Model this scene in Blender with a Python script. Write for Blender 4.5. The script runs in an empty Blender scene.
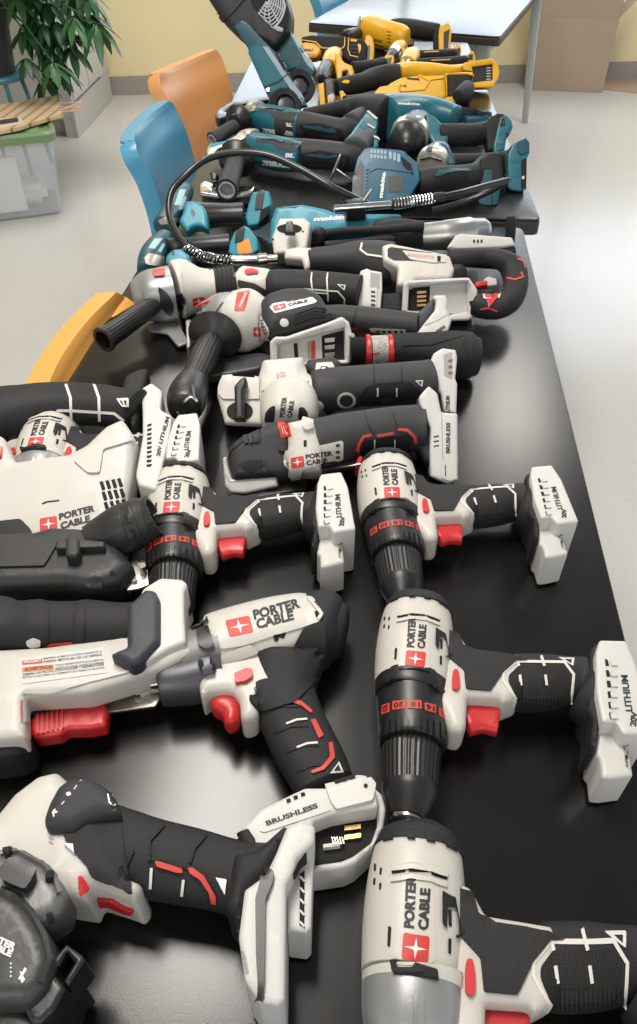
import bpy, bmesh, math, random
import numpy as np
from mathutils import Vector, Matrix, geometry
from mathutils.bvhtree import BVHTree
random.seed(7)
SC = bpy.context.scene
COL = SC.collection
PI = math.pi

# ---------------------------------------------------------------- camera
FPX, PITCH, YAW = 740.0, math.radians(43.25), math.radians(5.7)
CAM = np.array([0.0, 0.0, 1.39])
cd = bpy.data.cameras.new('camera')
cam = bpy.data.objects.new('camera', cd); COL.objects.link(cam)
cam.location = CAM
cam.rotation_euler = (PI/2-PITCH, 0, YAW)
cd.sensor_fit = 'VERTICAL'; cd.sensor_height = 36; cd.lens = FPX/1024*36
cd.clip_start = .02; cd.clip_end = 60
SC.camera = cam
# ---------------------------------------------------------------- world, light, exposure
w = bpy.data.worlds.new('daylight'); SC.world = w; w.use_nodes = True
wn = w.node_tree; wn.nodes.clear()
wo = wn.nodes.new('ShaderNodeOutputWorld'); wb = wn.nodes.new('ShaderNodeBackground')
wb.inputs[0].default_value = (.86, .93, 1, 1); wb.inputs[1].default_value = .62
wn.links.new(wb.outputs[0], wo.inputs[0])
def area(name, loc, rot, sx, sy, power, col=(1,1,1), spread=PI):
    d = bpy.data.lights.new(name, 'AREA'); d.shape = 'RECTANGLE'; d.size = sx; d.size_y = sy
    d.energy = power; d.color = col; d.spread = spread
    o = bpy.data.objects.new(name, d); COL.objects.link(o); o.location = loc; o.rotation_euler = rot
    return o
for _x, _y, _p in ((-.50,1.15,38), (-1.40,4.0,22), (1.25,4.1,22), (-.9,-2.2,20), (1.6,-2.2,20)):
    area('ceiling_panel_light', (_x,_y,2.78), (0,0,0), .6, 1.2, _p, (1,.95,.88))
# daylight entering through the window band of the far wall
area('window_daylight', (1.25,6.35,1.72), (math.radians(-90),0,math.radians(12.4)), 5.6, 1.45, 60, (.80,.90,1))
SC.view_settings.view_transform = 'Standard'; SC.view_settings.look = 'None'
SC.view_settings.gamma = 1; SC.view_settings.use_curve_mapping = False
SC.view_settings.exposure = .62

# ---------------------------------------------------------------- materials
MATS = {}
def mat(name, col, rough=.5, metal=0, bump=0, bscale=400, var=0, vscale=8, coat=0, emit=None, trans=0, alpha=1, spec=.5, rvar=0):
    if name in MATS: return MATS[name]
    m = bpy.data.materials.new(name); m.use_nodes = True; nt = m.node_tree
    b = nt.nodes['Principled BSDF']
    b.inputs['Base Color'].default_value = (*col, 1); b.inputs['Roughness'].default_value = rough
    b.inputs['Metallic'].default_value = metal; b.inputs['Specular IOR Level'].default_value = spec
    b.inputs['Coat Weight'].default_value = coat
    b.inputs['Transmission Weight'].default_value = trans; b.inputs['Alpha'].default_value = alpha
    if emit: b.inputs['Emission Color'].default_value = (*col, 1); b.inputs['Emission Strength'].default_value = emit
    if bump or var or rvar:
        tc = nt.nodes.new('ShaderNodeTexCoord')
    if bump:
        n = nt.nodes.new('ShaderNodeTexNoise'); n.inputs['Scale'].default_value = bscale; n.inputs['Detail'].default_value = 3
        nt.links.new(tc.outputs['Object'], n.inputs['Vector'])
        bp = nt.nodes.new('ShaderNodeBump'); bp.inputs['Strength'].default_value = bump; bp.inputs['Distance'].default_value = .001
        nt.links.new(n.outputs[0], bp.inputs['Height']); nt.links.new(bp.outputs[0], b.inputs['Normal'])
    if var or rvar:
        n = nt.nodes.new('ShaderNodeTexNoise'); n.inputs['Scale'].default_value = vscale; n.inputs['Detail'].default_value = 5
        nt.links.new(tc.outputs['Object'], n.inputs['Vector'])
    if var:
        mx = nt.nodes.new('ShaderNodeMix'); mx.data_type = 'RGBA'
        mx.inputs['A'].default_value = (*[c*(1-var) for c in col], 1); mx.inputs['B'].default_value = (*[min(1,c*(1+var)) for c in col], 1)
        nt.links.new(n.outputs[0], mx.inputs['Factor']); nt.links.new(mx.outputs['Result'], b.inputs['Base Color'])
    if rvar:
        mr = nt.nodes.new('ShaderNodeMapRange'); mr.inputs['To Min'].default_value = rough-rvar; mr.inputs['To Max'].default_value = rough+rvar
        nt.links.new(n.outputs[0], mr.inputs['Value']); nt.links.new(mr.outputs[0], b.inputs['Roughness'])
    MATS[name] = m
    return m
def knurl(m, period=.0024, s=.35):
    nt = m.node_tree; b = nt.nodes['Principled BSDF']; tc = nt.nodes.new('ShaderNodeTexCoord'); hs = []
    for d in ('X','Y','Z'):
        w_ = nt.nodes.new('ShaderNodeTexWave'); w_.bands_direction = d; w_.inputs['Scale'].default_value = .314/period
        nt.links.new(tc.outputs['Object'], w_.inputs['Vector']); hs.append(w_)
    a = nt.nodes.new('ShaderNodeMath'); a.operation = 'MULTIPLY'; nt.links.new(hs[0].outputs['Fac'], a.inputs[0]); nt.links.new(hs[1].outputs['Fac'], a.inputs[1])
    bp = nt.nodes.new('ShaderNodeBump'); bp.inputs['Strength'].default_value = s; bp.inputs['Distance'].default_value = .0006
    nt.links.new(a.outputs[0], bp.inputs['Height'])
    old = b.inputs['Normal'].links[0].from_node if b.inputs['Normal'].links else None
    if old: nt.links.new(old.outputs[0], bp.inputs['Normal'])
    nt.links.new(bp.outputs[0], b.inputs['Normal']); return m
WH = mat('warm_white_plastic', (.53,.505,.46), .42, bump=.06, bscale=900)
WH2 = mat('white_battery_mount_plastic', (.56,.55,.525), .45, bump=.05, bscale=900)
WHA = mat('worn_housing_text_grey', (.13,.13,.13), .6)
BK = mat('black_plastic', (.014,.014,.015), .38, bump=.08, bscale=900)
RB = mat('charcoal_rubber', (.017,.0165,.018), .62, bump=.25, bscale=1500, spec=.3)
RD = mat('black_grip_rubber', (.012,.012,.012), .6, bump=.25, bscale=1200, spec=.3)
GY = mat('grey_rubber', (.034,.034,.037), .6, bump=.2, bscale=1200, spec=.3)
RED = mat('red_plastic', (.50,.022,.025), .38)
REDI = mat('red_rubber_inlay', (.55,.05,.035), .55)
LOGO = mat('red_logo_print', (.54,.035,.025), .5)
WPR = mat('white_print', (.75,.74,.72), .55)
WLN = mat('pale_inlay_line', (.62,.60,.56), .5)
TXT = mat('black_print', (.02,.02,.022), .6)
GPR = mat('grey_print', (.32,.31,.30), .6)
ORG = mat('orange_warning_print', (.75,.2,.06), .6)
DK = mat('dark_recess', (.006,.006,.006), .8)
STL = mat('polished_steel', (.62,.58,.52), .22, 1, rvar=.05, vscale=60)
ALU = mat('cast_aluminium', (.50,.50,.51), .38, 1, bump=.1, bscale=500)
GCM = mat('matt_grey_casting', (.17,.17,.165), .48, .5, bump=.2, bscale=400)
SIL = mat('silver_grey_casing', (.34,.345,.35), .38, .55, bump=.1, bscale=700)
DAL = mat('dark_grey_casting', (.085,.085,.095), .38, .5, bump=.15, bscale=500)
CHR = mat('chrome', (.8,.8,.8), .1, 1)
GLD = mat('brass_contact', (.7,.45,.18), .3, 1)
knurl(RD); knurl(RB, .0026, .22)
TEAL = mat('teal_plastic', (.012,.115,.15), .38, bump=.05, bscale=900)
TEALD = mat('dark_teal_plastic', (.010,.065,.09), .4, bump=.05, bscale=900)
TEALL = mat('light_teal_plastic', (.03,.25,.33), .42)
YEL = mat('yellow_plastic', (.80,.42,.01), .40, bump=.05, bscale=900)
SBG = mat('silver_beige_casting', (.52,.49,.42), .35, .6, bump=.1, bscale=500)
# ---------------------------------------------------------------- geometry core
_c,_s = math.cos, math.sin
FW = np.array([-_s(YAW)*_c(PITCH), _c(YAW)*_c(PITCH), -_s(PITCH)])
RT = np.array([_c(YAW), _s(YAW), 0.0]); UP = np.cross(RT, FW)
TZ = .75
VW = [0, 0, 1.0]
def view(x0, y0, x1, y1):
    VW[0], VW[1], VW[2] = x0, y0, max((x1-x0)/637, (y1-y0)/1024)
def px(p): return (VW[0]+p[0]*VW[2], VW[1]+p[1]*VW[2])
def ray(p): return FW + RT*(p[0]-318.5)/FPX - UP*(p[1]-512)/FPX
def at(p, z):
    d = ray(p); return CAM + d*((z-CAM[2])/d[2])
def W(x, y, z=0):
    "point of the current tracing view, at height z above the table top"
    return at(px((x, y)), TZ+z)
def depth(P): return float((np.asarray(P)-CAM) @ FW)
class Plane:
    def __init__(s, O, n):
        s.O = np.array(O, float); s.n = np.array(n, float)/np.linalg.norm(n)
        e1 = np.cross((0,1,0), s.n) if abs(s.n[1]) < .9 else np.cross((0,0,1), s.n)*(-1 if s.n[1] > 0 else 1)
        if abs(s.n[2]) > .99: e1 = np.array((1.,0,0))
        s.e1 = e1/np.linalg.norm(e1); s.e2 = np.cross(s.n, s.e1)
    def hit(s, p):
        d = ray(p); P = CAM + d*(((s.O-CAM)@s.n)/(d@s.n)); q = P-s.O
        return (q@s.e1, q@s.e2)
    def P(s, u, v, h=0): return s.O+s.e1*u+s.e2*v+s.n*h
def tilted(x, y, z, tilt, az=0):
    "plane through a traced point at height z; tilt in degrees from lying flat towards the -Y side, az turns it"
    t = math.radians(tilt); a = math.radians(az)
    return Plane(W(x, y, z), (_s(a)*_s(t), -_c(a)*_s(t), _c(t)))
CUR = [None]
ZMIN = [None]
WM = {}                                                      # world-space meshes for draping
def mk(name, verts, faces, m, parent='cur', sharp=38, smooth=True, recalc=True):
    if parent == 'cur': parent = CUR[0]
    if ZMIN[0] is not None: verts = [(v[0], v[1], max(v[2], ZMIN[0])) for v in verts]
    off = Vector((0,0,0))
    par = parent
    if par is not None:
        o = par
        while o is not None: off += o.location; o = o.parent
    me = bpy.data.meshes.new(name)
    me.from_pydata([tuple(float(a)-b for a, b in zip(v, off)) for v in verts], [], faces)
    if recalc:
        bm = bmesh.new(); bm.from_mesh(me); bmesh.ops.remove_doubles(bm, verts=bm.verts, dist=1e-6)
        bmesh.ops.recalc_face_normals(bm, faces=bm.faces); bm.to_mesh(me); bm.free()
    me.materials.append(m)
    if smooth:
        me.polygons.foreach_set('use_smooth', [True]*len(me.polygons)); me.set_sharp_from_angle(angle=math.radians(sharp))
    ob = bpy.data.objects.new(name, me); COL.objects.link(ob)
    if parent is not None: ob.parent = parent
    WM[ob.name] = (verts, faces)
    return ob
def thing(name, label, cat, loc, group=None):
    o = bpy.data.objects.new(name, None); COL.objects.link(o); o.empty_display_size = .02
    o.location = tuple(float(v) for v in loc); o['label'] = label; o['category'] = cat
    if group: o['group'] = group
    CUR[0] = o
    return o
def tag(o, label=None, cat=None, group=None, kind=None):
    for k, v in (('label',label),('category',cat),('group',group),('kind',kind)):
        if v: o[k] = v
    return o
def fillet(pts, r):
    if not r: return [tuple(p) for p in pts]
    out = []; n = len(pts)
    for i in range(n):
        a, b, c = (np.array(pts[(i+k) % n], float) for k in (-1,0,1))
        la, lc = np.linalg.norm(a-b), np.linalg.norm(c-b)
        if la < 1e-9 or lc < 1e-9: continue
        ra, rc = min(r, la*.48), min(r, lc*.48)
        A = b+(a-b)*ra/la; B = b+(c-b)*rc/lc
        for t in (0,.25,.5,.75,1): out.append(tuple(A*(1-t)**2+b*2*t*(1-t)+B*t*t))
    return out
def resamp(pts, s):
    out = []; n = len(pts)
    for i in range(n):
        a = np.array(pts[i], float); b = np.array(pts[(i+1) % n], float); L = np.linalg.norm(b-a)
        if L < 1e-9: continue
        k = max(1, int(math.ceil(L/s)))
        for j in range(k): out.append(a+(b-a)*j/k)
    return np.array(out)
def bdist(Q, P):
    A = P; B = np.roll(P, -1, 0); d = B-A; L = (d*d).sum(1)+1e-18
    t = np.clip(((Q[:,None]-A)*d).sum(2)/L, 0, 1)
    return np.sqrt((((Q[:,None]-A)-t[...,None]*d)**2).sum(2)).min(1)
def inpoly(Q, P):
    x, y = Q[:,0][:,None], Q[:,1][:,None]; A = P; B = np.roll(P, -1, 0)
    c = ((A[:,1] > y) != (B[:,1] > y)) & (x < (B[:,0]-A[:,0])*(y-A[:,1])/(B[:,1]-A[:,1]+1e-18)+A[:,0])
    return c.sum(1) % 2 == 1
def cdt(P, inner, holes=()):
    vs = [Vector(p) for p in P]; n = len(vs); edges = []; faces = [list(range(n))]
    for h in holes:
        k = len(vs); vs += [Vector(p) for p in h]; edges += [(k+i, k+(i+1) % len(h)) for i in range(len(h))]
    vs += [Vector(p) for p in inner]
    v, e, f, _, _, _ = geometry.delaunay_2d_cdt(vs, edges, faces, 1, 1e-7)
    V = np.array([tuple(a) for a in v]); F = [tuple(a) for a in f]
    if holes and len(F):
        cen = np.array([V[list(a)].mean(0) for a in F]); keep = np.ones(len(F), bool)
        for h in holes: keep &= ~inpoly(cen, np.array(h))
        F = [a for a, k in zip(F, keep) if k]
    return V, F
def border(F):
    cnt = {}
    for f in F:
        for i in range(len(f)):
            a, b = f[i], f[(i+1) % len(f)]
            cnt[(a,b)] = 1
    return [e for e in cnt if (e[1],e[0]) not in cnt]
def slab2(name, m, P, pl, th, R, D, holes=(), parent='cur'):
    "solid from an outline in a plane: rounded (radius R, drop D) front edge, thickness th behind the plane"
    P = np.array(P); size = (P.max(0)-P.min(0)).max()
    s = max(size/70, min(R*.6, size/12)) if R > 0 else size/14
    P = resamp(P, max(s, 1e-4))
    holes = [np.array(h) for h in holes]
    allb = [P]+holes; inner = []
    if R > 0:
        T = np.roll(P,-1,0)-np.roll(P,1,0); N = np.stack([-T[:,1],T[:,0]],1); N /= np.linalg.norm(N,axis=1)[:,None]+1e-12
        area_ = (P[:,0]*np.roll(P[:,1],-1)-P[:,1]*np.roll(P[:,0],-1)).sum()
        if area_ < 0: N = -N
        cand = [P+N*R*k for k in (.07,.25,.55,1.0)]
        for k, c in zip((.07,.25,.55,1.0), cand):
            ok = inpoly(c, P) & (bdist(c, P) > R*k*.96); inner += list(c[ok])
        g = max(R*.45, size/28)
        gx = np.arange(P[:,0].min(), P[:,0].max(), g); gy = np.arange(P[:,1].min(), P[:,1].max(), g)
        G = np.array([(a+(j%2)*g/2, b) for j, b in enumerate(gy) for a in gx])
        if len(G):
            G = G[inpoly(G, P)]
            if len(G):
                dd = bdist(G, P); G = G[(dd > R*.35) & (dd < R*1.3)]
                inner += list(G)
    V, F = cdt(P, inner, holes)
    d = bdist(V, P)
    for h in holes: d = np.minimum(d, bdist(V, np.array(h)))
    if R > 0: t = np.clip(d/R, 0, 1); h_ = -D*(1-np.sqrt(np.clip(1-(1-t)**2, 0, 1)))
    else: h_ = np.zeros(len(V))
    n = len(V)
    verts = [pl.P(u, v, h) for (u, v), h in zip(V, h_)] + [pl.P(u, v, -th) for u, v in V]
    if th > 2.2*D and R >= .006: verts = verts[:n]+[pl.P(u, v, -th-h) for (u, v), h in zip(V, h_)]
    faces = list(F) + [tuple(n+i for i in reversed(f)) for f in F]
    for a, b in border(F): faces.append((b, a, n+a, n+b))
    return mk(name, verts, faces, m, parent)
def slab(name, m, pts, z=.03, th=.03, R=.004, D=None, f=6, pl=None, holes=(), parent='cur', mid=None):
    pl = pl or Plane((0,0,TZ+z), (0,0,1))
    if mid is None: mid = R >= .008
    tp = Plane(pl.O-pl.n*th*.5, pl.n) if mid else pl       # rounded bodies are traced at mid thickness
    P = [tp.hit(px(p)) for p in fillet(pts, f)]
    H = [[tp.hit(px(p)) for p in fillet(h, f*.5)] for h in holes]
    return slab2(name, m, P, pl, th, R, R if D is None else D, H, parent)
def catmull(S, sub):
    S = [np.array(s, float) for s in S]; out = []
    for i in range(len(S)-1):
        p0 = S[max(i-1,0)]; p1 = S[i]; p2 = S[i+1]; p3 = S[min(i+2,len(S)-1)]
        for k in range(sub):
            t = k/sub
            out.append(.5*((2*p1)+(-p0+p2)*t+(2*p0-5*p1+4*p2-p3)*t*t+(-p0+3*p1-3*p2+p3)*t**3))
    out.append(S[-1]); return out
def loft3(name, m, S, k=1.0, n=2, seg=28, cap=(.25,.25), flutes=None, ribs=None, hollow=None, closed_px=True, parent='cur', roll=0):
    "S: rows (x,y,z,w) world axis points with half width; superelliptic section of exponent n, height k*w"
    S = [np.array(s, float) for s in S]
    if flutes: seg = flutes[0]*4
    A = []
    for i in range(len(S)):
        a = S[min(i+1,len(S)-1)][:3]-S[max(i-1,0)][:3]
        if np.linalg.norm(a) < 1e-7: a = A[-1] if A else np.array((1.,0,0))
        A.append(a/np.linalg.norm(a))
    rows = []
    def ring(c, a, w, fl=0):
        p = np.cross(a, (0,0,1.)); 
        if np.linalg.norm(p) < 1e-3: p = np.array((1.,0,0))
        p /= np.linalg.norm(p); u = np.cross(p, a)
        if roll: p, u = p*math.cos(roll)+u*math.sin(roll), u*math.cos(roll)-p*math.sin(roll)
        r = []
        for j in range(seg):
            t = 2*PI*j/seg; ct, st = math.cos(t), math.sin(t)
            q = 1.0
            if flutes and fl: q = 1-flutes[1]*(1 if (j % 4) in (0,1) else 0)
            x = math.copysign(abs(ct)**(2/n), ct)*q; y = math.copysign(abs(st)**(2/n), st)*q
            r.append(c+p*w*x+u*w*k*y)
        return r
    def addc(i, sgn, c):
        a = A[i]; P, w_ = S[i][:3], S[i][3]; L = []
        for da, q in ((.55,.93),(.85,.80),(1.0,.55)): L.append(ring(P+a*sgn*c*w_*da, a, w_*q))
        return L
    if cap[0]: rows += addc(0,-1,cap[0])[::-1]
    for i, s_ in enumerate(S):
        w_ = s_[3]
        if ribs: w_ *= 1-ribs[1]*(i % ribs[0] == 0)
        rows.append(ring(s_[:3], A[i], w_, 1))
    if hollow:
        a = A[-1]; P, w_ = S[-1][:3], S[-1][3]
        rows += [ring(P, a, w_*hollow[0]), ring(P-a*hollow[1], a, w_*hollow[0]*.95)]
    elif cap[1]: rows += addc(-1,1,cap[1])
    verts = [v for r in rows for v in r]; faces = []
    for i in range(len(rows)-1):
        for j in range(seg):
            a, b = i*seg+j, i*seg+(j+1) % seg
            faces.append((a, b, b+seg, a+seg))
    faces.append(tuple(reversed(range(seg)))); faces.append(tuple(range(len(verts)-seg, len(verts))))
    return mk(name, verts, faces, m, parent)
def secs(S, z, k=1.0, sub=1, n=2):
    "traced axis points (x,y,r) -> world rows; r is the silhouette half width in the tracing view"
    Q = []
    for i, s in enumerate(S):
        zz = z[i] if isinstance(z, (list,tuple)) else z
        Q.append(W(s[0], s[1], zz))
    out = []
    for i, s in enumerate(S):
        a = Q[min(i+1,len(Q)-1)]-Q[max(i-1,0)]
        if np.linalg.norm(a) < 1e-6: a = np.array((1.,0,0))
        a /= np.linalg.norm(a)
        v = Q[i]-CAM; v /= np.linalg.norm(v)
        nn = np.cross(a, v); nl = np.linalg.norm(nn); nn /= max(nl,1e-6)
        p = np.cross(a, (0,0,1.)); pl_ = np.linalg.norm(p); p = p/pl_ if pl_ > 1e-3 else np.array((1.,0,0)); u = np.cross(p, a)
        R = s[2]*VW[2]*depth(Q[i])/FPX
        out.append((*Q[i], R/math.sqrt((nn@p)**2+(k*(nn@u))**2)))
    return catmull(out, sub) if sub > 1 else [np.array(o) for o in out]
def loft(name, m, S, z, k=1.0, n=2, sub=4, **kw):
    return loft3(name, m, secs(S, z, k, sub, n), k, n, **kw)
def bvh(hosts):
    vs = []; fs = []
    for h in (hosts if isinstance(hosts, (list,tuple)) else [hosts]):
        v, f = WM[h.name]; o = len(vs); vs += [tuple(map(float,a)) for a in v]; fs += [tuple(i+o for i in a) for a in f]
    return BVHTree.FromPolygons(vs, fs)
def cast(T, p, last=None):
    d = ray(p); D = Vector(d).normalized()
    h = T.ray_cast(Vector(CAM), D)
    if h[0] is not None: return h[0], h[1], (h[0]-Vector(CAM)).length
    L = last or .9
    q = T.find_nearest(Vector(CAM)+D*L)
    return q[0], q[1], L
def deck(name, m, host, pts, th=.0012, lift=.0, f=3, g=10, parent=None, holes=(), R=0, ang=38, sink=.0015):
    "a raised patch lying on the host surface inside a traced outline"
    T = bvh(host); P = np.array([px(p) for p in fillet(pts, f)])
    size = (P.max(0)-P.min(0)).max(); s = max(size/g, .4)
    P = resamp(P, s)
    gx = np.arange(P[:,0].min()+s*.4, P[:,0].max(), s); gy = np.arange(P[:,1].min()+s*.4, P[:,1].max(), s)
    G = np.array([(a, b) for b in gy for a in gx]) if len(gx) and len(gy) else np.zeros((0,2))
    if len(G): G = G[inpoly(G, P)]
    if len(G): G = G[bdist(G, P) > s*.35]
    inner = list(G)
    H = [[px(p) for p in fillet(h, f*.5)] for h in holes]
    V, F = cdt(P, inner, H)
    if not F: return None
    c = V.mean(0); last = cast(T, c)[2]; base = []; vn = []
    for v in V:
        q, nrm, last_ = cast(T, v, last); base.append(np.array(q)); vn.append(np.array(nrm))
        if last_: last = last_
    nn = np.zeros((len(V),3))
    for f_ in F:
        a, b, c_ = (base[i] for i in f_[:3]); x = np.cross(b-a, c_-a)
        for i in f_: nn[i] += x
    nn = nn/(np.linalg.norm(nn,axis=1)[:,None]+1e-15)
    top = []
    mean = np.mean(vn, 0)
    for i in range(len(V)):
        a = nn[i]
        if a@(CAM-base[i]) < 0: a = -a
        if a@vn[i] < .3: a = vn[i] if vn[i]@(CAM-base[i]) > 0 else (CAM-base[i])/np.linalg.norm(CAM-base[i])
        top.append(base[i]+a*(lift+th)); base[i] = base[i]+a*(lift-sink if lift < sink else lift)
    n = len(V); verts = top+base
    faces = list(F)+[tuple(n+i for i in reversed(f_)) for f_ in F]+[(b, a, n+a, n+b) for a, b in border(F)]
    return mk(name, verts, faces, m, parent if parent is not None else 'cur', sharp=ang)
def stroke(pts, w, closed=False):
    pts = [np.array(p, float) for p in pts]; n = len(pts); L = []; R = []
    for i in range(n):
        a = pts[i]-pts[i-1] if i > 0 else pts[1]-pts[0]; b = pts[i+1]-pts[i] if i < n-1 else pts[-1]-pts[-2]
        a = a/(np.linalg.norm(a)+1e-9); b = b/(np.linalg.norm(b)+1e-9)
        t = a+b; t /= np.linalg.norm(t)+1e-9; nn = np.array((-t[1],t[0])); c = max(.5, nn@np.array((-a[1],a[0])))
        L.append(pts[i]+nn*w/2/c); R.append(pts[i]-nn*w/2/c)
    return L+R[::-1]
def line(name, m, host, pts, w=6, th=.0006, **kw):
    return deck(name, m, host, stroke(pts, w), th=th, f=0, g=24, **kw)
def text(name, m, host, s, bl, br, tl, bold=.03, parent=None, th=.0003, lift=.0002):
    "lettering laid on the host: traced bottom-left, bottom-right and top-left corners of the word"
    cu = bpy.data.curves.new('tmp','FONT'); cu.body = s; cu.offset = min(.055, bold*.75); cu.resolution_u = 3
    ob = bpy.data.objects.new('tmp', cu); COL.objects.link(ob)
    dg = bpy.context.evaluated_depsgraph_get(); me = bpy.data.meshes.new_from_object(ob.evaluated_get(dg))
    V = np.array([tuple(v.co[:2]) for v in me.vertices]); F = [tuple(p.vertices) for p in me.polygons]
    bpy.data.objects.remove(ob); bpy.data.curves.remove(cu); bpy.data.meshes.remove(me)
    if not len(V): return None
    lo, hi = V.min(0), V.max(0); U = (V-lo)/(hi-lo)
    bl, br, tl = (np.array(px(q)) for q in (bl, br, tl))
    Q = bl+U[:,:1]*(br-bl)+U[:,1:]*(tl-bl)
    T = bvh(host); last = cast(T, Q.mean(0))[2]; verts = []
    for q in Q:
        p, nr, last = cast(T, q, last); p = np.array(p); nr = np.array(nr)
        if nr@(CAM-p) < 0: nr = -nr
        verts.append(p+nr*(lift+th))
    return mk(name, verts, F, m, parent if parent is not None else 'cur', smooth=False, recalc=False)
def star(name, host, c, ex, ey, m=None, parent=None):
    "four-pointed white star of the logo; ex, ey are the traced half-axis vectors"
    c = np.array(c, float); ex = np.array(ex, float); ey = np.array(ey, float); pts = []
    for k in range(16):
        t = 2*PI*k/16; r = (1.0, .31, .235, .31)[k % 4]
        pts.append(tuple(c+ex*math.cos(t)*r+ey*math.sin(t)*r))
    return deck(name, m or WPR, host, pts, th=.0003, lift=.0006, f=0, g=8, parent=parent, sink=0)
def logo(host, bl, br, tl, parent=None):
    "red rounded square with the star"
    bl, br, tl = (np.array(q, float) for q in (bl, br, tl)); tr = br+tl-bl
    o = deck('logo_badge', LOGO, host, [bl, br, tr, tl], th=.0004, lift=.0002, f=np.linalg.norm(br-bl)*.12, g=8, parent=parent, sink=0)
    star('logo_star', host, (bl+tr)/2, (br-bl)*.42, (tl-bl)*.42, parent=o)
    return o
def boxm(name, m, c, s, rz=0, bev=.0, parent='cur', M=None):
    bm = bmesh.new(); bmesh.ops.create_cube(bm, size=1)
    for v in bm.verts: v.co = Vector((v.co.x*s[0], v.co.y*s[1], v.co.z*s[2]))
    if bev: bmesh.ops.bevel(bm, geom=bm.edges[:], offset=bev, segments=2, affect='EDGES')
    X = (M or Matrix.Rotation(rz, 4, 'Z')); vs = [np.array(X @ v.co)+np.array(c) for v in bm.verts]
    bm.verts.index_update(); fs = [tuple(v.index for v in f.verts) for f in bm.faces]; bm.free()
    return mk(name, vs, fs, m, parent)
def tube(name, m, pts, r, sub=6, seg=12, parent='cur', **kw):
    S = [(*p, r if not isinstance(r,(list,tuple)) else r[i]) for i, p in enumerate(pts)]
    if sub > 1: S = catmull(S, sub)
    # parallel-transport frames
    S = [np.array(s) for s in S]; rows = []; nprev = None
    for i in range(len(S)):
        a = S[min(i+1,len(S)-1)][:3]-S[max(i-1,0)][:3]; a /= np.linalg.norm(a)+1e-12
        if nprev is None:
            nprev = np.cross(a, (0,0,1.)) if abs(a[2]) < .9 else np.cross(a, (1.,0,0))
        p = nprev-a*(nprev@a); p /= np.linalg.norm(p)+1e-12; nprev = p; u = np.cross(p, a)
        rows.append([S[i][:3]+(p*math.cos(2*PI*j/seg)+u*math.sin(2*PI*j/seg))*S[i][3] for j in range(seg)])
    verts = [v for r_ in rows for v in r_]; faces = []
    for i in range(len(rows)-1):
        for j in range(seg):
            a, b = i*seg+j, i*seg+(j+1) % seg; faces.append((a, b, b+seg, a+seg))
    faces.append(tuple(reversed(range(seg)))); faces.append(tuple(range(len(verts)-seg, len(verts))))
    return mk(name, verts, faces, m, parent)
def disc(name, m, C, n, r, h, seg=32, r2=None, parent='cur', prof=None):
    "turned solid: centre C, axis n; prof rows are (along, radius)"
    C = np.array(C, float); n = np.array(n, float); n /= np.linalg.norm(n)
    e1 = np.cross(n, (0,0,1.)) if abs(n[2]) < .9 else np.cross(n, (1.,0,0)); e1 /= np.linalg.norm(e1); e2 = np.cross(n, e1)
    prof = prof or [(0,r),(h,r2 or r)]
    verts = [C+n*a+(e1*math.cos(2*PI*j/seg)+e2*math.sin(2*PI*j/seg))*b for a, b in prof for j in range(seg)]; faces = []
    for i in range(len(prof)-1):
        for j in range(seg):
            a, b = i*seg+j, i*seg+(j+1) % seg; faces.append((a, b, b+seg, a+seg))
    faces.append(tuple(reversed(range(seg)))); faces.append(tuple(range(len(verts)-seg, len(verts))))
    return mk(name, verts, faces, m, parent)
def twin(root, label, X, group=None):
    "copy of a thing and its parts, moved by the 4x4 matrix X (world)"
    def cp(o, par):
        c = o.copy(); COL.objects.link(c)
        if par is not None: c.parent = par
        for ch in list(o.children): cp(ch, c)
        return c
    c = cp(root, None); c.matrix_world = X @ root.matrix_world
    c['label'] = label
    if group: c['group'] = group
    return c
def fit2(a0, a1, b0, b1, z, dz=0):
    "rigid move on the table taking traced point a0->b0 and direction a0->a1 to b0->b1 (full-frame pixels, height z)"
    A0, A1, B0, B1 = at(a0, TZ+z), at(a1, TZ+z), at(b0, TZ+z+dz), at(b1, TZ+z+dz)
    t = math.atan2(*(B1-B0)[1::-1])-math.atan2(*(A1-A0)[1::-1])
    print('fit len', np.linalg.norm(A1-A0), np.linalg.norm(B1-B0))
    Mx = (A0+A1)/2; My = (B0+B1)/2
    return Matrix.Translation(Vector(My)) @ Matrix.Rotation(t, 4, 'Z') @ Matrix.Translation(-Vector(Mx))
# ================================================================ the room
def node_mat(name, rough=.5, spec=.5):
    m = bpy.data.materials.new(name); m.use_nodes = True; b = m.node_tree.nodes['Principled BSDF']
    b.inputs['Roughness'].default_value = rough; b.inputs['Specular IOR Level'].default_value = spec
    return m, m.node_tree, b
def ramp(nt, src, stops):
    r = nt.nodes.new('ShaderNodeValToRGB'); e = r.color_ramp.elements
    e[0].position, e[0].color = stops[0][0], (*stops[0][1],1); e[1].position, e[1].color = stops[-1][0], (*stops[-1][1],1)
    for p, c in stops[1:-1]:
        k = e.new(p); k.color = (*c,1)
    nt.links.new(src, r.inputs[0]); return r
def noise(nt, scale, detail=3, rough=.5):
    tc = nt.nodes.new('ShaderNodeTexCoord'); n = nt.nodes.new('ShaderNodeTexNoise')
    n.inputs['Scale'].default_value = scale; n.inputs['Detail'].default_value = detail; n.inputs['Roughness'].default_value = rough
    nt.links.new(tc.outputs['Object'], n.inputs['Vector']); return n
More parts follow.
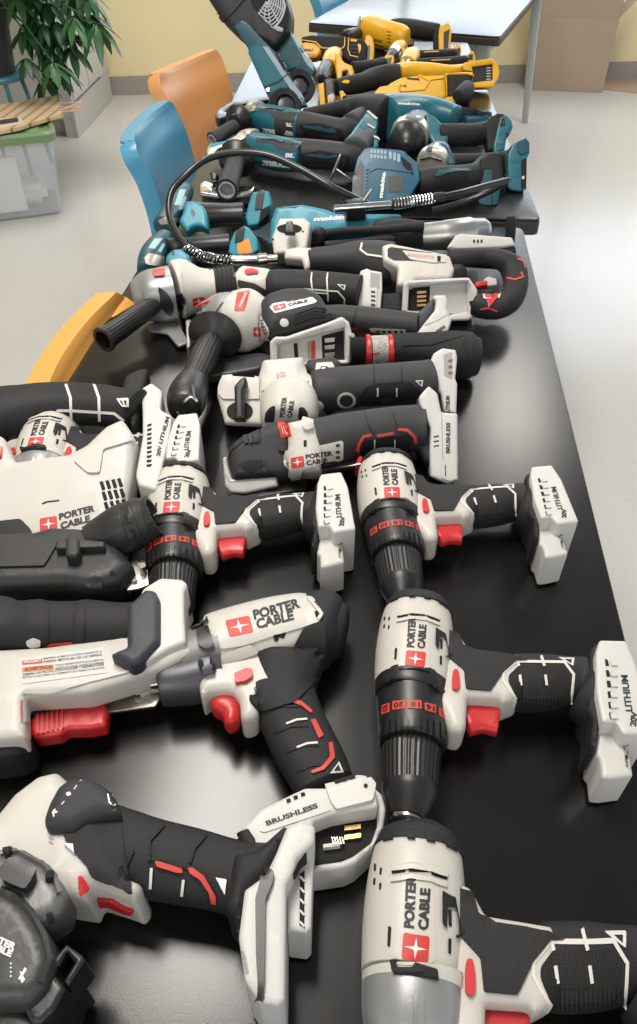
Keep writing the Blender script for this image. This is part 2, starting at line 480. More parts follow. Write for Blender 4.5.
# speckled vinyl floor with grey flecks
FLM, nt, b = node_mat('speckled_vinyl_floor', .22)
n1 = noise(nt, 2.2, 2); r1 = ramp(nt, n1.outputs[0], [(.1,(.56,.545,.515)),(.9,(.60,.585,.555))])
n2 = noise(nt, 55, 2); r2 = ramp(nt, n2.outputs[0], [(.26,(.62,.60,.57)),(.32,(1,1,1))])
n3 = noise(nt, 130, 2); r3 = ramp(nt, n3.outputs[0], [(.62,(1,1,1)),(.70,(.84,.83,.80))])
mx = nt.nodes.new('ShaderNodeMix'); mx.data_type='RGBA'; mx.blend_type='MULTIPLY'; mx.inputs['Factor'].default_value=.55
nt.links.new(r1.outputs[0], mx.inputs['A']); nt.links.new(r2.outputs[0], mx.inputs['B'])
mx2 = nt.nodes.new('ShaderNodeMix'); mx2.data_type='RGBA'; mx2.blend_type='MULTIPLY'; mx2.inputs['Factor'].default_value=.6
nt.links.new(mx.outputs['Result'], mx2.inputs['A']); nt.links.new(r3.outputs[0], mx2.inputs['B'])
nt.links.new(mx2.outputs['Result'], b.inputs['Base Color'])
rr = nt.nodes.new('ShaderNodeMapRange'); rr.inputs['To Min'].default_value=.2; rr.inputs['To Max'].default_value=.36
# yellow painted wall
WLM, nt, b = node_mat('cream_yellow_wall_paint', .7)
n1 = noise(nt, 3, 4); r1 = ramp(nt, n1.outputs[0], [(.3,(.80,.68,.40)),(.7,(.86,.74,.45))]); nt.links.new(r1.outputs[0], b.inputs['Base Color'])
CEM = mat('white_ceiling_tile', (.45,.45,.44), .9, bump=.3, bscale=300)
def struct(o): o['kind'] = 'structure'; return o
CUR[0] = None
WA = math.radians(12.4)                       # the room is turned against the row of tables
wd = np.array((math.cos(WA), math.sin(WA), 0)); wn_ = np.array((-math.sin(WA), math.cos(WA), 0)); W0 = np.array((-1.924, 5.475, 0))
def wpt(a, b, z): return W0+wd*a+wn_*b+np.array((0,0,z))
def wbox(name, m, a0, a1, b0, b1, z0, z1):
    c = wpt((a0+a1)/2, (b0+b1)/2, (z0+z1)/2)
    return boxm(name, m, c, (a1-a0, b1-b0, z1-z0), WA, parent=None)
struct(wbox('floor', FLM, -3.4, 7.2, -9.5, .12, -.1, 0))
# far wall with a window band above the picture's edge on the right
struct(wbox('wall_far', WLM, -3.5, 7.2, 0, .12, 0, .95))
struct(wbox('wall_far', WLM, -3.5, .5, 0, .12, .95, 2.8))
struct(wbox('wall_far', WLM, 0.5, 7.2, 0, .12, 2.45, 2.8))
struct(wbox('wall_far', WLM, 6.2, 7.2, 0, .12, .95, 2.45))
struct(wbox('wall_left', WLM, -3.5, -3.4, -6, 0, 0, 2.8))
BBM = mat('grey_vinyl_baseboard', (.33,.30,.27), .6)
struct(wbox('baseboard_far', BBM, -3.4, 7.2, -.012, 0, 0, .112))
FRM = mat('aluminium_window_frame', (.5,.5,.5), .4, .8)
for i, a in enumerate((.5, 1.92, 3.34, 4.76)):
    wf = struct(boxm('window_%d' % (i+1), FRM, wpt(a+.02, .05, 1.7), (.04,.06,1.5), WA, parent=None))
    for nm, (aa, zz, sx, sz) in {'frame_rail':(a+.71,.97,1.42,.04), 'frame_head':(a+.71,2.43,1.42,.04)}.items():
        boxm(nm, FRM, wpt(aa, .05, zz), (sx,.06,sz), WA, parent=wf)
    boxm('pane', mat('window_glass', (.9,.95,1), .02, alpha=.08), wpt(a+.73, .05, 1.7), (1.38,.004,1.42), WA, parent=wf)
struct(wbox('ceiling', CEM, -3.4, 7.2, -9.5, .12, 2.8, 2.9))
# ================================================================ tables
TBL, nt, b = node_mat('black_laminate_table_top', .24, .5)
n1 = noise(nt, 5, 2, .5); r1 = ramp(nt, n1.outputs[0], [(.3,(.005,.0047,.0045)),(.75,(.009,.0085,.008))])
n2 = noise(nt, 260, 2); r2 = ramp(nt, n2.outputs[0], [(.74,(0,0,0)),(.80,(.01,.01,.01))])
ad = nt.nodes.new('ShaderNodeMix'); ad.data_type='RGBA'; ad.blend_type='ADD'; ad.inputs['Factor'].default_value=.5
nt.links.new(r1.outputs[0], ad.inputs['A']); nt.links.new(r2.outputs[0], ad.inputs['B']); nt.links.new(ad.outputs['Result'], b.inputs['Base Color'])
n4 = noise(nt, 700, 2); bp = nt.nodes.new('ShaderNodeBump'); bp.inputs['Strength'].default_value=.12; bp.inputs['Distance'].default_value=.0005
nt.links.new(n4.outputs[0], bp.inputs['Height']); nt.links.new(bp.outputs[0], b.inputs['Normal'])
EDG = mat('dark_brown_edge_band', (.028,.020,.016), .4)
LEGM = mat('pale_green_grey_leg_enamel', (.42,.44,.40), .45)
def table(label, cx, cy, L, Wd, rz, splay=0, zt=TZ, leg=LEGM):
    t = thing('work_table', label, 'table', (cx, cy, 0), 'black topped tables')
    X = Matrix.Translation((cx,cy,0)) @ Matrix.Rotation(rz, 4, 'Z')
    def plate(name, m, w_, l_, z0, z1, bev, rc=.02):
        P = fillet([(-w_/2,-l_/2),(w_/2,-l_/2),(w_/2,l_/2),(-w_/2,l_/2)], rc)
        pl = Plane((cx,cy,z1), (0,0,1)); pl.e1 = np.array((math.cos(rz),math.sin(rz),0)); pl.e2 = np.array((-math.sin(rz),math.cos(rz),0))
        return slab2(name, m, P, pl, z1-z0, bev, bev)
    plate('table_top', TBL, Wd, L, zt-.008, zt, .002)
    plate('edge_band', EDG, Wd+.003, L+.003, zt-.034, zt-.006, .004)
    for nm, c, s in (('apron',(0,L/2-.12,zt-.065),(Wd-.16,.02,.06)),('apron',(0,-L/2+.12,zt-.065),(Wd-.16,.02,.06)),('apron',(Wd/2-.07,0,zt-.065),(.02,L-.22,.06)),('apron',(-Wd/2+.07,0,zt-.065),(.02,L-.22,.06))):
        boxm(nm, leg, X @ Vector(c), s, rz)
    for sx in (-1,1):
        for sy in (-1,1):
            a = X @ Vector((sx*(Wd/2-.08), sy*(L/2-.12), zt-.034)); e = X @ Vector((sx*(Wd/2-.08+splay), sy*(L/2-.12), .0))
            loft3('leg', leg, [(*a,.028),(*e,.018)], 1, 6, 16, cap=(0,0), parent=t)
    return t
table('nearest black laminate table carrying the grey and white power tools', -.1035, .66, 1.885, .763, 0, .02)
t2 = math.radians(2.6)
u2 = np.array((math.cos(t2), math.sin(t2))); v2 = np.array((-math.sin(t2), math.cos(t2)))
c2 = np.array((.322,1.647))-u2*.40+v2*.93
table('middle black laminate table under the teal and yellow tools', c2[0]-v2[0]*.065, c2[1]-v2[1]*.065, 1.73, .80, t2, .02, zt=TZ+.001)
t3 = math.radians(-14.3); u3 = np.array((math.cos(t3), math.sin(t3))); v3 = np.array((-math.sin(t3), math.cos(t3)))
c3 = np.array((.369,3.43))-u3*.40+v3*.93
table('farthest black table shining with window light', c3[0], c3[1], 1.86, .80, t3, .06, zt=TZ+.012)
# ================================================================ chairs
CHB = mat('blue_chair_plastic', (.075,.29,.46), .33, bump=.05, bscale=300)
CHO = mat('orange_chair_plastic', (.70,.32,.11), .36, bump=.05, bscale=300)
CHY = mat('amber_chair_plastic', (.66,.33,.075), .38, bump=.05, bscale=300)
def chair(label, m, x, y, rz, top=.80, group=None):
    t = thing('school_chair', label, 'chair', (x, y, 0), group)
    X = Matrix.Translation((x,y,0)) @ Matrix.Rotation(rz, 4, 'Z')
    prof = [(.215,.425),(.20,.445),(.10,.447),(-.05,.437),(-.135,.445),(-.175,.485),(-.19,.56),(-.197,.64),(-.212,.72),(-.232,top-.03),(-.243,top)]
    cs = catmull([np.array(p) for p in prof], 5); N = len(cs); K = 22
    F_ = []; 
    def width(s):                                   # half width along the profile
        if s < .5: return .205-.02*s
        v = (s-.5)/.5; return .20-.012*math.sin(v*PI)-.028*max(0,(v-.75)/.25)**2.2
    outer = []; inner = []
    for i, c in enumerate(cs):
        s = i/(N-1); a = cs[min(i+1,N-1)]-cs[max(i-1,0)]; a /= np.linalg.norm(a); nr = np.array((a[1], -a[0]))*-1   # towards the sitter
        if nr[1] < 0 and s < .4: nr = -nr
        if s >= .4 and nr[0] < 0: nr = -nr
        wv = width(s); dish = .030 if s > .5 else .012; fl = .034
        row = []; row2 = []
        for j in range(K+1):
            u = -1+2*j/K
            d = dish*abs(u)**2.2
            row.append((c[0]+nr[0]*d, u*wv, c[1]+nr[1]*d))
        e0 = row[0]; e1 = row[-1]
        back = lambda e, q, sg: (e[0]-nr[0]*q, e[1]+sg*.006*(q/fl), e[2]-nr[1]*q)
        row = [back(e0, fl*k, -1) for k in (1,.6,.2)]+row+[back(e1, fl*k, 1) for k in (.2,.6,1)]
        outer.append(row)
    fl = .034
    # top lip folding backwards
    last = outer[N-1]; x0 = last[0][0]
    for q in (.3,.7,1):
        outer.append([(p[0]-.034*q if 3 <= jj <= K+3 else p[0], p[1], p[2]-.004*q) for jj, p in enumerate(last)])
    R_ = len(outer); Kc = len(outer[0]); th = .006
    P = np.array(outer, float); nrm = np.zeros_like(P)
    du = np.gradient(P, axis=1); dv = np.gradient(P, axis=0); nrm = np.cross(du, dv); nrm /= np.linalg.norm(nrm,axis=2)[...,None]+1e-12
    Q = P+nrm*th
    V = [np.array(X @ Vector(p)) for p in P.reshape(-1,3)]+[np.array(X @ Vector(p)) for p in Q.reshape(-1,3)]
    n = R_*Kc; faces = []
    for i in range(R_-1):
        for j in range(Kc-1):
            a = i*Kc+j; faces.append((a,a+1,a+1+Kc,a+Kc)); faces.append((n+a+Kc,n+a+1+Kc,n+a+1,n+a))
    for i in range(R_-1):
        for j in (0,Kc-1):
            a = i*Kc+j; faces.append((a,a+Kc,n+a+Kc,n+a))
    for j in range(Kc-1):
        for i in (0,R_-1):
            a = i*Kc+j; faces.append((a,a+1,n+a+1,n+a))
    mk('seat_shell', V, faces, m, sharp=50)
    for sy in (-1,1):
        pts = [(.16,sy*.15,.425),(-.08,sy*.15,.425)]
        tube('seat_rail', CHR, [np.array(X @ Vector(p)) for p in pts], .011, sub=1, seg=10)
        tube('leg', CHR, [np.array(X @ Vector(p)) for p in ((.13,sy*.15,.425),(.19,sy*.19,.02))], .011, sub=1, seg=10)
        tube('leg', CHR, [np.array(X @ Vector(p)) for p in ((-.08,sy*.15,.425),(-.17,sy*.19,.02))], .011, sub=1, seg=10)
        for xx in (.19,-.17): boxm('foot_cap', BK, np.array(X @ Vector((xx,sy*.19,.012))), (.03,.03,.024), rz)
    return t
chair('blue plastic school chair pulled up to the left side of the middle table', CHB, -.425, 2.05, 0)
chair('orange plastic school chair behind the blue one', CHO, -.485, 2.61, math.radians(-18))
chair('amber plastic chair, only its backrest showing over the left edge of the nearest table', CHY, -.262, 1.0, 0, top=.765)
chair('blue plastic chair at the far end, behind the farthest table', CHB, -.17, 4.22, math.radians(-14))
# ================================================================ cabinet
CBM = mat('pale_grey_steel_cabinet', (.50,.49,.46), .42, var=.05, vscale=4)
CBD = mat('pale_grey_cabinet_door', (.55,.54,.51), .38, var=.04, vscale=4)
ca = math.atan2(5.47-4.547, -1.931+1.88)       # direction of the front face, along the doors
cd_ = np.array((math.cos(ca), math.sin(ca), 0)); cn = np.array((cd_[1], -cd_[0], 0)); C0 = np.array((-1.88,4.547,0)); CL = .82
t = thing('storage_cabinet', 'pale grey double door cabinet standing against the yellow wall', 'cabinet', C0)
def cb(name, m, a0, a1, b0, b1, z0, z1, bev=.002, parent='cur'):
    c = C0+cd_*(a0+a1)/2-cn*(b0+b1)/2; c[2] = (z0+z1)/2
    return boxm(name, m, c, (a1-a0, b1-b0, z1-z0), ca, bev, parent)
body = cb('carcass', CBM, 0, CL, .02, .55, .10, 1.0)
cb('plinth', CBM, 0, CL, .0, .022, .0, .17); cb('plinth', CBM, 0, .03, .02, .07, 0, .11); cb('plinth', CBM, 0, .03, .50, .55, 0, .11); cb('plinth', CBM, .1, CL, .10, .55, 0, .1)
cb('door_post', CBM, 0, .035, .0, .022, .17, 1.0); cb('door_post', CBM, CL-.2, CL, .0, .022, .17, 1.0)
for a0, a1 in ((.045,.36),(.375,.69)):
    dr = cb('door', CBD, a0, a1, -.004, .018, .185, .97, .003)
    cb('handle', STL, a1-.03 if a0 < .1 else a0+.02, a1-.018 if a0 < .1 else a0+.032, -.03, -.004, .6, .72, .002, dr)
cb('cabinet_top', CBM, -.01, CL, -.01, .56, 1.0, 1.03)
# ================================================================ cardboard box
KRM = mat('kraft_cardboard', (.40,.30,.22), .8, var=.06, vscale=5, bump=.1, bscale=60)
t = thing('cardboard_box', 'large open brown cardboard box on the floor against the far wall', 'box', (1.12,6.1,0))
bA = math.radians(-2.8)
def kb(name, a, b, z, sa, sb, sz, tilt=0, ax='X', parent='cur'):
    R_ = Matrix.Rotation(bA, 4, 'Z'); c = np.array((.858,5.88,0))+np.array(R_ @ Vector((a,b,z)))
    return boxm(name, KRM, c, (sa,sb,sz), parent=parent, M=R_ @ Matrix.Rotation(math.radians(tilt), 4, ax), bev=.001)
kb('box_wall', .26, .003, .215, .522, .006, .43); kb('box_wall', .26, .190, .215, .522, .006, .43)
kb('box_wall', .003, .097, .215, .006, .18, .43); kb('box_wall', .519, .097, .215, .006, .18, .43); kb('box_bottom', .26, .097, .004, .51, .18, .006)
kb('flap', .26, -.01, .535, .52, .005, .22, 8); kb('flap', .58, .097, .51, .005, .18, .2, 38, 'Y'); kb('flap', -.06, .097, .50, .005, .18, .18, -35, 'Y'); kb('flap', .26, .185, .53, .52, .005, .2, 6)
tag(slab('cardboard_sheet', KRM, [(596,88),(602,78),(637,76),(662,78),(650,94)], z=-TZ+.006, th=.006, R=.001, f=1, parent=None), 'flat torn piece of cardboard lying on the floor beside the box', 'cardboard') if VW.__setitem__(slice(0,3),[0,0,1.0]) is None else None
# ================================================================ plastic storage bin with a green lid
BINM = mat('translucent_bin_plastic', (.80,.84,.90), .25, alpha=.22)
LIDM = mat('sage_green_lid', (.17,.27,.13), .42, bump=.05, bscale=300)
bx0 = np.array((-1.57,3.42,0)); ba = math.atan2(3.40-3.322, -1.676+1.843)  # right-near corner, long side runs left
bu = -np.array((math.cos(ba)*1.0, -abs(math.sin(ba))*-1, 0)); bu = np.array((-.165,-.075,0)); bu /= np.linalg.norm(bu); bv = np.array((-bu[1], bu[0], 0)); bv = -bv if bv[1] < 0 else bv
t = thing('storage_bin', 'translucent plastic storage bin with a sage green lid', 'bin', bx0+bu*.28+bv*.19)
def rr_ring(z, g, r, hl=.28, hw=.18):
    c = bx0+bu*hl+bv*hw; P = fillet([(-hl-g,-hw-g),(hl+g,-hw-g),(hl+g,hw+g),(-hl-g,hw+g)], r)
    return [c+bu*a+bv*b+np.array((0,0,z)) for a, b in P]
def skin(name, m, rings, cap0=True, cap1=True):
    n = len(rings[0]); V = [v for r in rings for v in r]; F = []
    for i in range(len(rings)-1):
        for j in range(n): F.append((i*n+j, i*n+(j+1)%n, (i+1)*n+(j+1)%n, (i+1)*n+j))
    if cap0: F.append(tuple(reversed(range(n))))
    if cap1: F.append(tuple(range(len(V)-n, len(V))))
    return mk(name, V, F, m, sharp=35)
skin('tub', BINM, [rr_ring(.0,-.012,.05), rr_ring(.008,0,.05), rr_ring(.34,.03,.05), rr_ring(.345,.04,.05), rr_ring(.35,.04,.05), rr_ring(.35,.028,.05), rr_ring(.012,-.004,.05)])
skin('lid', LIDM, [rr_ring(.335,.048,.06), rr_ring(.365,.05,.06), rr_ring(.375,.042,.06), rr_ring(.377,.03,.05), rr_ring(.368,.02,.05), rr_ring(.368,-.01,.05), rr_ring(.376,-.02,.05), rr_ring(.376,-.1,.05)])
tag(boxm('paper_stack', mat('white_paper', (.7,.69,.66), .8), bx0+bu*.30+bv*.03+np.array((0,0,.15)), (.30,.012,.24), math.atan2(bu[1],bu[0]), .001, None), 'white printed papers standing upright inside the translucent bin', 'papers')
tag(boxm('folded_cloth', mat('pale_cloth', (.72,.68,.62), .9, bump=.3, bscale=40), bx0+bu*.22+bv*.20+np.array((0,0,.06)), (.34,.2,.09), math.atan2(bu[1],bu[0]), .03, None), 'pale folded cloth at the bottom of the translucent bin', 'cloth')
# wooden slat board and plank on the lid
view(0,0,160,230)
SLM, nt, b = node_mat('wood_veneer_slats', .6)
tcn = nt.nodes.new('ShaderNodeTexCoord'); wv = nt.nodes.new('ShaderNodeTexWave'); wv.wave_type='BANDS'; wv.inputs['Scale'].default_value=6.2; wv.inputs['Distortion'].default_value=.15; wv.bands_direction='X'
nt.links.new(tcn.outputs['Object'], wv.inputs['Vector']); r1 = ramp(nt, wv.outputs[0], [(.0,(.20,.13,.07)),(.10,(.52,.38,.22)),(1,(.60,.45,.27))]); nt.links.new(r1.outputs[0], b.inputs['Base Color'])
z_l = -TZ+.40
t = thing('slatted_wood_pack', 'pack of thin wooden slats with a dark printed label lying on the green lid', 'wood', W(110,450,z_l-.02))
pk = slab('slat_panel', SLM, [(-60,425),(228,378),(250,450),(60,508),(-60,530)], z=z_l, th=.016, R=.002, f=2)
lb = deck('paper_label', mat('cream_label', (.62,.55,.42), .6), pk, [(-20,475),(80,465),(95,490),(-20,518)], th=.0006, lift=.0003, f=2, sink=0)
deck('dark_label_band', mat('dark_plum_print', (.06,.03,.04), .6), pk, [(-15,482),(70,468),(74,486),(-15,500)], th=.0004, lift=.0012, f=1, parent=lb, sink=0)
STK = mat('pale_dowel_wood', (.60,.38,.25), .6)
for k, (a, b_) in enumerate((((238,412),(322,406)),((236,425),(330,432)),((240,440),(322,407)),((244,446),(326,436)))):
    tag(tube('wooden_stick', STK, [W(*a, z_l-.004+.003*k), W(*b_, z_l+.003*k)], .004, sub=1, seg=8, parent=None), 'thin pale wooden stick poking out of the slat pack over the bin', 'stick', 'sticks on the bin')
# ================================================================ stool, pot and plant
STM = mat('teal_blue_stool_steel', (.06,.20,.27), .4)
sc = np.array((-2.02, 3.99, 0)); SH = .46
t = thing('stool', 'round blue metal stool under the black plant pot', 'stool', sc)
disc('stool_seat', STM, sc+np.array((0,0,SH-.025)), (0,0,1), .15, .02, 36, prof=[(0,.145),(.004,.155),(.018,.157),(.025,.15),(.025,.02)])
for k in range(4):
    a = PI/4+k*PI/2; d = np.array((math.cos(a), math.sin(a), 0))
    tube('leg', STM, [sc+d*.115+np.array((0,0,SH-.02)), sc+d*.135+np.array((0,0,SH-.06)), sc+d*.19+np.array((0,0,.0))], .011, sub=5, seg=10)
t = thing('plant_pot', 'black plastic nursery pot standing on the blue stool', 'pot', sc+np.array((0,0,SH)))
POT = mat('black_pot_plastic', (.035,.033,.034), .6, bump=.3, bscale=60)
pc = sc+np.array((-.015,0,SH))
disc('pot_wall', POT, pc, (0,0,1), .1, .3, 40, prof=[(0,.115),(.003,.12),(.28,.15),(.283,.158),(.30,.158),(.30,.146),(.26,.142)])
disc('soil', mat('dark_soil', (.03,.02,.015), .95, bump=1, bscale=120), pc+np.array((0,0,.25)), (0,0,1), .14, .012, 32)
GL = [mat('green_leaf_%s' % a, c, .35, var=.2, vscale=12) for a, c in (('dark',(.014,.06,.02)),('mid',(.028,.10,.034)),('light',(.06,.16,.06)))]
pl = thing('potted_schefflera', 'bushy green umbrella plant growing out of the black pot', 'plant', pc+np.array((0,0,.26)))
rng = random.Random(5)
def leaf(c, d, L, wd_, m, droop):
    d = np.array(d, float); d /= np.linalg.norm(d); sd = np.cross(d, (0,0,1.)); sd /= np.linalg.norm(sd)+1e-9; up = np.cross(sd, d)
    V = []; F = []; n = 7
    for i in range(n+1):
        t_ = i/n; w_ = wd_*math.sin(PI*min(1,t_*.96+.03))**.75
        p = c+d*L*t_+np.array((0,0,-1))*droop*L*t_*t_
        V += [p-sd*w_+up*w_*.25, p, p+sd*w_+up*w_*.25]
    for i in range(n):
        a = i*3; F += [(a,a+1,a+4,a+3),(a+1,a+2,a+5,a+4)]
    k = len(V); V += [v-up*.0015 for v in V]; F += [tuple(k+i for i in reversed(f)) for f in F]
    return V, F
clusters = []
for k in range(62):
    a = rng.uniform(0, 2*PI); r = abs(rng.gauss(.15,.13)); h = rng.uniform(-.02,.45)
    clusters.append((pc+np.array((.24+r*math.cos(a)*1.15, .03+r*math.sin(a), .20+h-r*.35)), rng.uniform(.08,.12)))
for p in ((.33,.0,.10),(.40,.04,.18),(.30,-.05,.0),(.20,-.1,.02),(.47,.05,.24),(.36,.05,.03),(.25,.05,-.03),(.44,.0,.12),(.5,.1,.34),(.17,-.12,.12)):
    clusters.append((pc+np.array(p), .11))
clusters = [c for c in clusters if c[0][0] > pc[0]+.20 or c[0][2] > pc[2]+.46]
for ci, (c, L) in enumerate(clusters):
    V = []; F = []; nl = rng.randint(6,8); a0 = rng.uniform(0,6)
    for j in range(nl):
        a = a0+j*2*PI/nl+rng.uniform(-.15,.15); d = (math.cos(a), math.sin(a), rng.uniform(-1.1,-.25))
        v, f = leaf(np.array(c), d, L*rng.uniform(.8,1.25), L*.19, None, rng.uniform(.25,.6)); k = len(V); V += v; F += [tuple(i+k for i in q) for q in f]
    lf = mk('leaf_cluster', V, F, GL[rng.choice((0,0,1,1,2))], pl, sharp=60, recalc=False)
    if ci % 3 == 0 or ci > 61:
        b0 = pc+np.array((rng.uniform(-.03,.05), rng.uniform(-.03,.03), .255)); c_ = np.array(c)
        tube('stem', GL[1], [b0, b0*.5+c_*.5+np.array((0,0,.10)), c_], .0035, sub=5, seg=6, parent=pl)
ZMIN[0] = TZ+.0006
# ================================================================ grey and white tools on the nearest table
def drill_mount(pts_top, pts_low, zt=.070, zl=.05):
    m = slab('battery_mount', WH2, pts_top, z=zt, th=zt-.002, R=.003, f=8)
    l = slab('mount_rail', WH2, pts_low, z=zl, th=zl-.004, R=.004, f=8)
    return m, l
A = (365,580,485,720); B = (365,700,485,840); Cc = (450,620,637,790)
view(*A)
drill = thing('drill_driver', 'white drill, middle of the three nose to tail along the right edge of the table', 'drill', W(265,400,-0.0), 'keyless chuck drills')
ZD = .036
view(*Cc)
hous = slab('trigger_housing', WH, [(-60,45),(20,75),(55,128),(150,140),(225,150),(243,200),(228,296),(172,318),(160,304),(52,298),(47,400),(30,418),(-6,412),(-60,300)], z=ZD+.021, th=.042, R=.009, D=.009, f=12)
grip = loft('grip', RB, [(120,185,62),(180,206,80),(230,213,94),(330,211,93),(425,207,80),(458,214,92),(480,226,132),(500,232,150)], ZD, k=.72, n=2.3, sub=5, cap=(.2,.05), seg=36)
mt, rl = drill_mount([(510,66),(600,68),(636,150),(690,385),(592,388),(566,345),(520,345),(500,240),(498,110)], [(503,345),(600,345),(604,400),(626,528),(552,538),(520,535),(512,470),(497,455)])
slab('mount_collar', RB, [(478,95),(500,74),(512,72),(506,180),(510,300),(525,310),(500,430),(480,425),(488,330),(470,300)], z=.060, th=.052, R=.006, f=8)
for y in (135,172,208,244,280,316):
    deck('mount_slot', DK, mt, [(527+(y-135)*.08,y),(536+(y-135)*.11,y),(542+(y-135)*.11,y+22),(530+(y-135)*.08,y+22)], th=.0003, lift=.0003, f=1, sink=0)
for y in (150,186,222,258,294,330):
    deck('mount_tooth', WH2, mt, [(545,y-10),(566,y-10),(570,y+8),(548,y+8)], th=.002, f=2)
text('voltage_lettering', TXT, mt, '20V', (634,365), (640,315), (611,360), .06)
text('voltage_lettering', TXT, mt, 'LITHIUM', (622,312), (605,188), (598,312), .04)
for p in ([(585,395),(600,392),(622,520),(600,500)],):
    deck('contact_slot', BK, rl, p, th=.0003, lift=.0003, sink=0)
    for y in (425,458,490): deck('contact', STL, rl, [(592,y-12),(600,y-13),(604,y+6),(597,y+8)], th=.003, f=2)
deck('rubber_panel', RB, [hous,grip], [(-49,24),(30,48),(44,88),(90,106),(170,100),(262,98),(264,136),(228,138),(180,180),(138,243),(54,236),(47,172),(-7,127),(-49,85)], th=.0022, f=6)
line('inlay_line', WLN, [grip,hous], [(212,300),(222,265),(180,205),(182,180),(228,140),(390,142),(422,185),(412,288)], w=9, th=.001)
deck('grip_pad', RD, [grip,hous], [(200,188),(235,155),(388,158),(408,192),(400,285),(235,305),(222,258),(198,208)], th=.0006, f=8, ang=20)
for i, x in enumerate((238,325)):
    line('inlay_tick', WLN, [grip], [(x,186),(x+5,222)], w=9, th=.0018)
    line('inlay_tick', WLN, [grip], [(x-14,120),(x-3,156)], w=9, th=.0018)
for x in range(240,412,12): line('grip_rib', RB, grip, [(x,236),(x+2,300)], w=5, th=.0014)
deck('vent_triangle', WLN, grip, [(368,126),(424,128),(420,156)], th=.001, f=3, holes=[[(390,132),(415,133),(413,148)]])
trg = loft('trigger', RED, [(55,345,48),(105,338,44),(160,348,46)], ZD-.002, k=.55, n=3, sub=3, cap=(.1,.1))
deck('direction_switch', RED, hous, [(10,176),(24,174),(30,190),(32,235),(20,246),(6,238),(6,200)], th=.004, f=6)
view(*A)
body = loft('motor_housing', WH, [(280,172,150),(279,178,172),(277,200,179),(270,280,194),(263,370,203),(257,460,205),(250,575,200)], ZD, k=.98, n=2.2, sub=5, cap=(.0,.05), seg=48)
capp = loft('rear_cap', RB, [(283,122,100),(283,134,132),(282,152,158),(280,175,173),(278,204,184)], ZD, k=1, n=2.3, sub=3, cap=(.2,0), seg=40)
for p in ([(230,66),(262,60),(270,100),(240,110)], [(310,62),(345,66),(350,106),(315,104)], [(385,90),(420,112),(440,160),(395,128)], [(140,100),(175,85),(180,112),(132,140)]): deck('cap_lug', RB, capp, p, th=.003, f=5)
gear = loft('gearcase', BK, [(251,556,190),(250,566,200),(247,620,198),(245,640,192)], ZD, k=1, n=2.1, sub=3, cap=(.05,.02), seg=48)
for p in ([(168,176),(250,160),(332,170),(402,198),(400,210),(330,184),(250,174),(168,190)],[(165,208),(250,190),(332,200),(398,228),(396,240),(330,214),(250,204),(165,222)]):
    deck('vent_rib', WH, body, p, th=.0028, f=4, g=16)
for p in ([(172,183),(226,172),(228,180),(172,192)],[(240,170),(318,172),(318,180),(240,178)],[(332,178),(398,204),(396,212),(332,188)]): deck('vent_slot', DK, body, [(a,b+10) for a,b in p], th=.0004, lift=.0002, sink=0, f=2)
for x, y in ((100,196),(124,196),(98,236),(122,240)): deck('side_vent', DK, body, [(x,y),(x+9,y-2),(x+7,y+18),(x-2,y+20)], th=.0003, lift=.0003, f=3, sink=0)
pan = deck('label_panel', WH, body, [(215,200),(340,215),(345,465),(175,465),(205,300)], th=.0007, f=8, g=14)
lg = logo([body,pan], (211,452), (316,464), (219,371))
text('brand_lettering', TXT, [body,pan], 'PORTER', (262,360), (272,203), (220,357), .08)
text('brand_lettering', TXT, [body,pan], 'CABLE', (318,366), (328,240), (276,362), .08)
deck('side_slot', DK, body, [(158,360),(171,362),(166,422),(155,420)], th=.0004, lift=.0003, f=2, sink=0)
deck('motor_frame', RB, [body, hous], [(376,250),(430,284),(452,400),(440,412),(374,345)], th=.0035, f=6, holes=[[(396,300),(432,312),(440,350),(446,405),(420,398),(392,365)]])
deck('side_slot', DK, [body,hous], [(398,312),(412,316),(412,366),(400,362)], th=.0006, lift=.0006, f=2, sink=0)
deck('side_slot', DK, [body,hous], [(398,400),(410,404),(408,450),(397,446)], th=.0006, lift=.0006, f=2, sink=0)
deck('front_collar', RB, body, [(180,470),(262,466),(345,486),(352,520),(350,552),(270,535),(165,525),(176,500)], th=.005, f=8)
for x0 in (230,295): line('collar_groove', BK, [body], [(x0,470),(x0-4,528)], w=8, th=.0055)
deck('gear_frame', BK, gear, [(60,520),(165,528),(250,545),(345,560),(440,590),(440,650),(330,632),(250,620),(150,615),(60,655)], th=.0022, f=8, g=16, holes=[[(185,552),(345,568),(348,618),(250,606),(150,612)]])
for x in (205,250,300): deck('gear_window_bar', BK, gear, [(x,552),(x+22,556),(x+22,612),(x-4,606)], th=.002, f=3)
for x, y in ((110,522),(386,572)):
    sb = deck('screw_boss', BK, gear, [(x-24,y-20),(x+10,y-26),(x+26,y-4),(x+20,y+24),(x-16,y+26)], th=.006, f=8)
    deck('screw', DK, sb, [(x-8,y-7),(x+8,y-7),(x+8,y+9),(x-8,y+9)], th=.0005, lift=.0003, f=6, parent=sb, sink=0)
view(*B)
clu = loft('clutch_ring', BK, [(248,0,188),(250,60,186),(252,120,184),(252,190,182),(250,235,180),(249,250,172)], ZD, k=1, n=2, sub=1, cap=(0,.0), seg=64)
for k in range(11):
    x = 85+k*33; y = 128+abs(x-250)**2*.0011
    deck('clutch_lug', BK, clu, [(x-11,y-45),(x+11,y-45),(x+8,y+52),(x-8,y+52)], th=.0022, f=6)
view(*A)
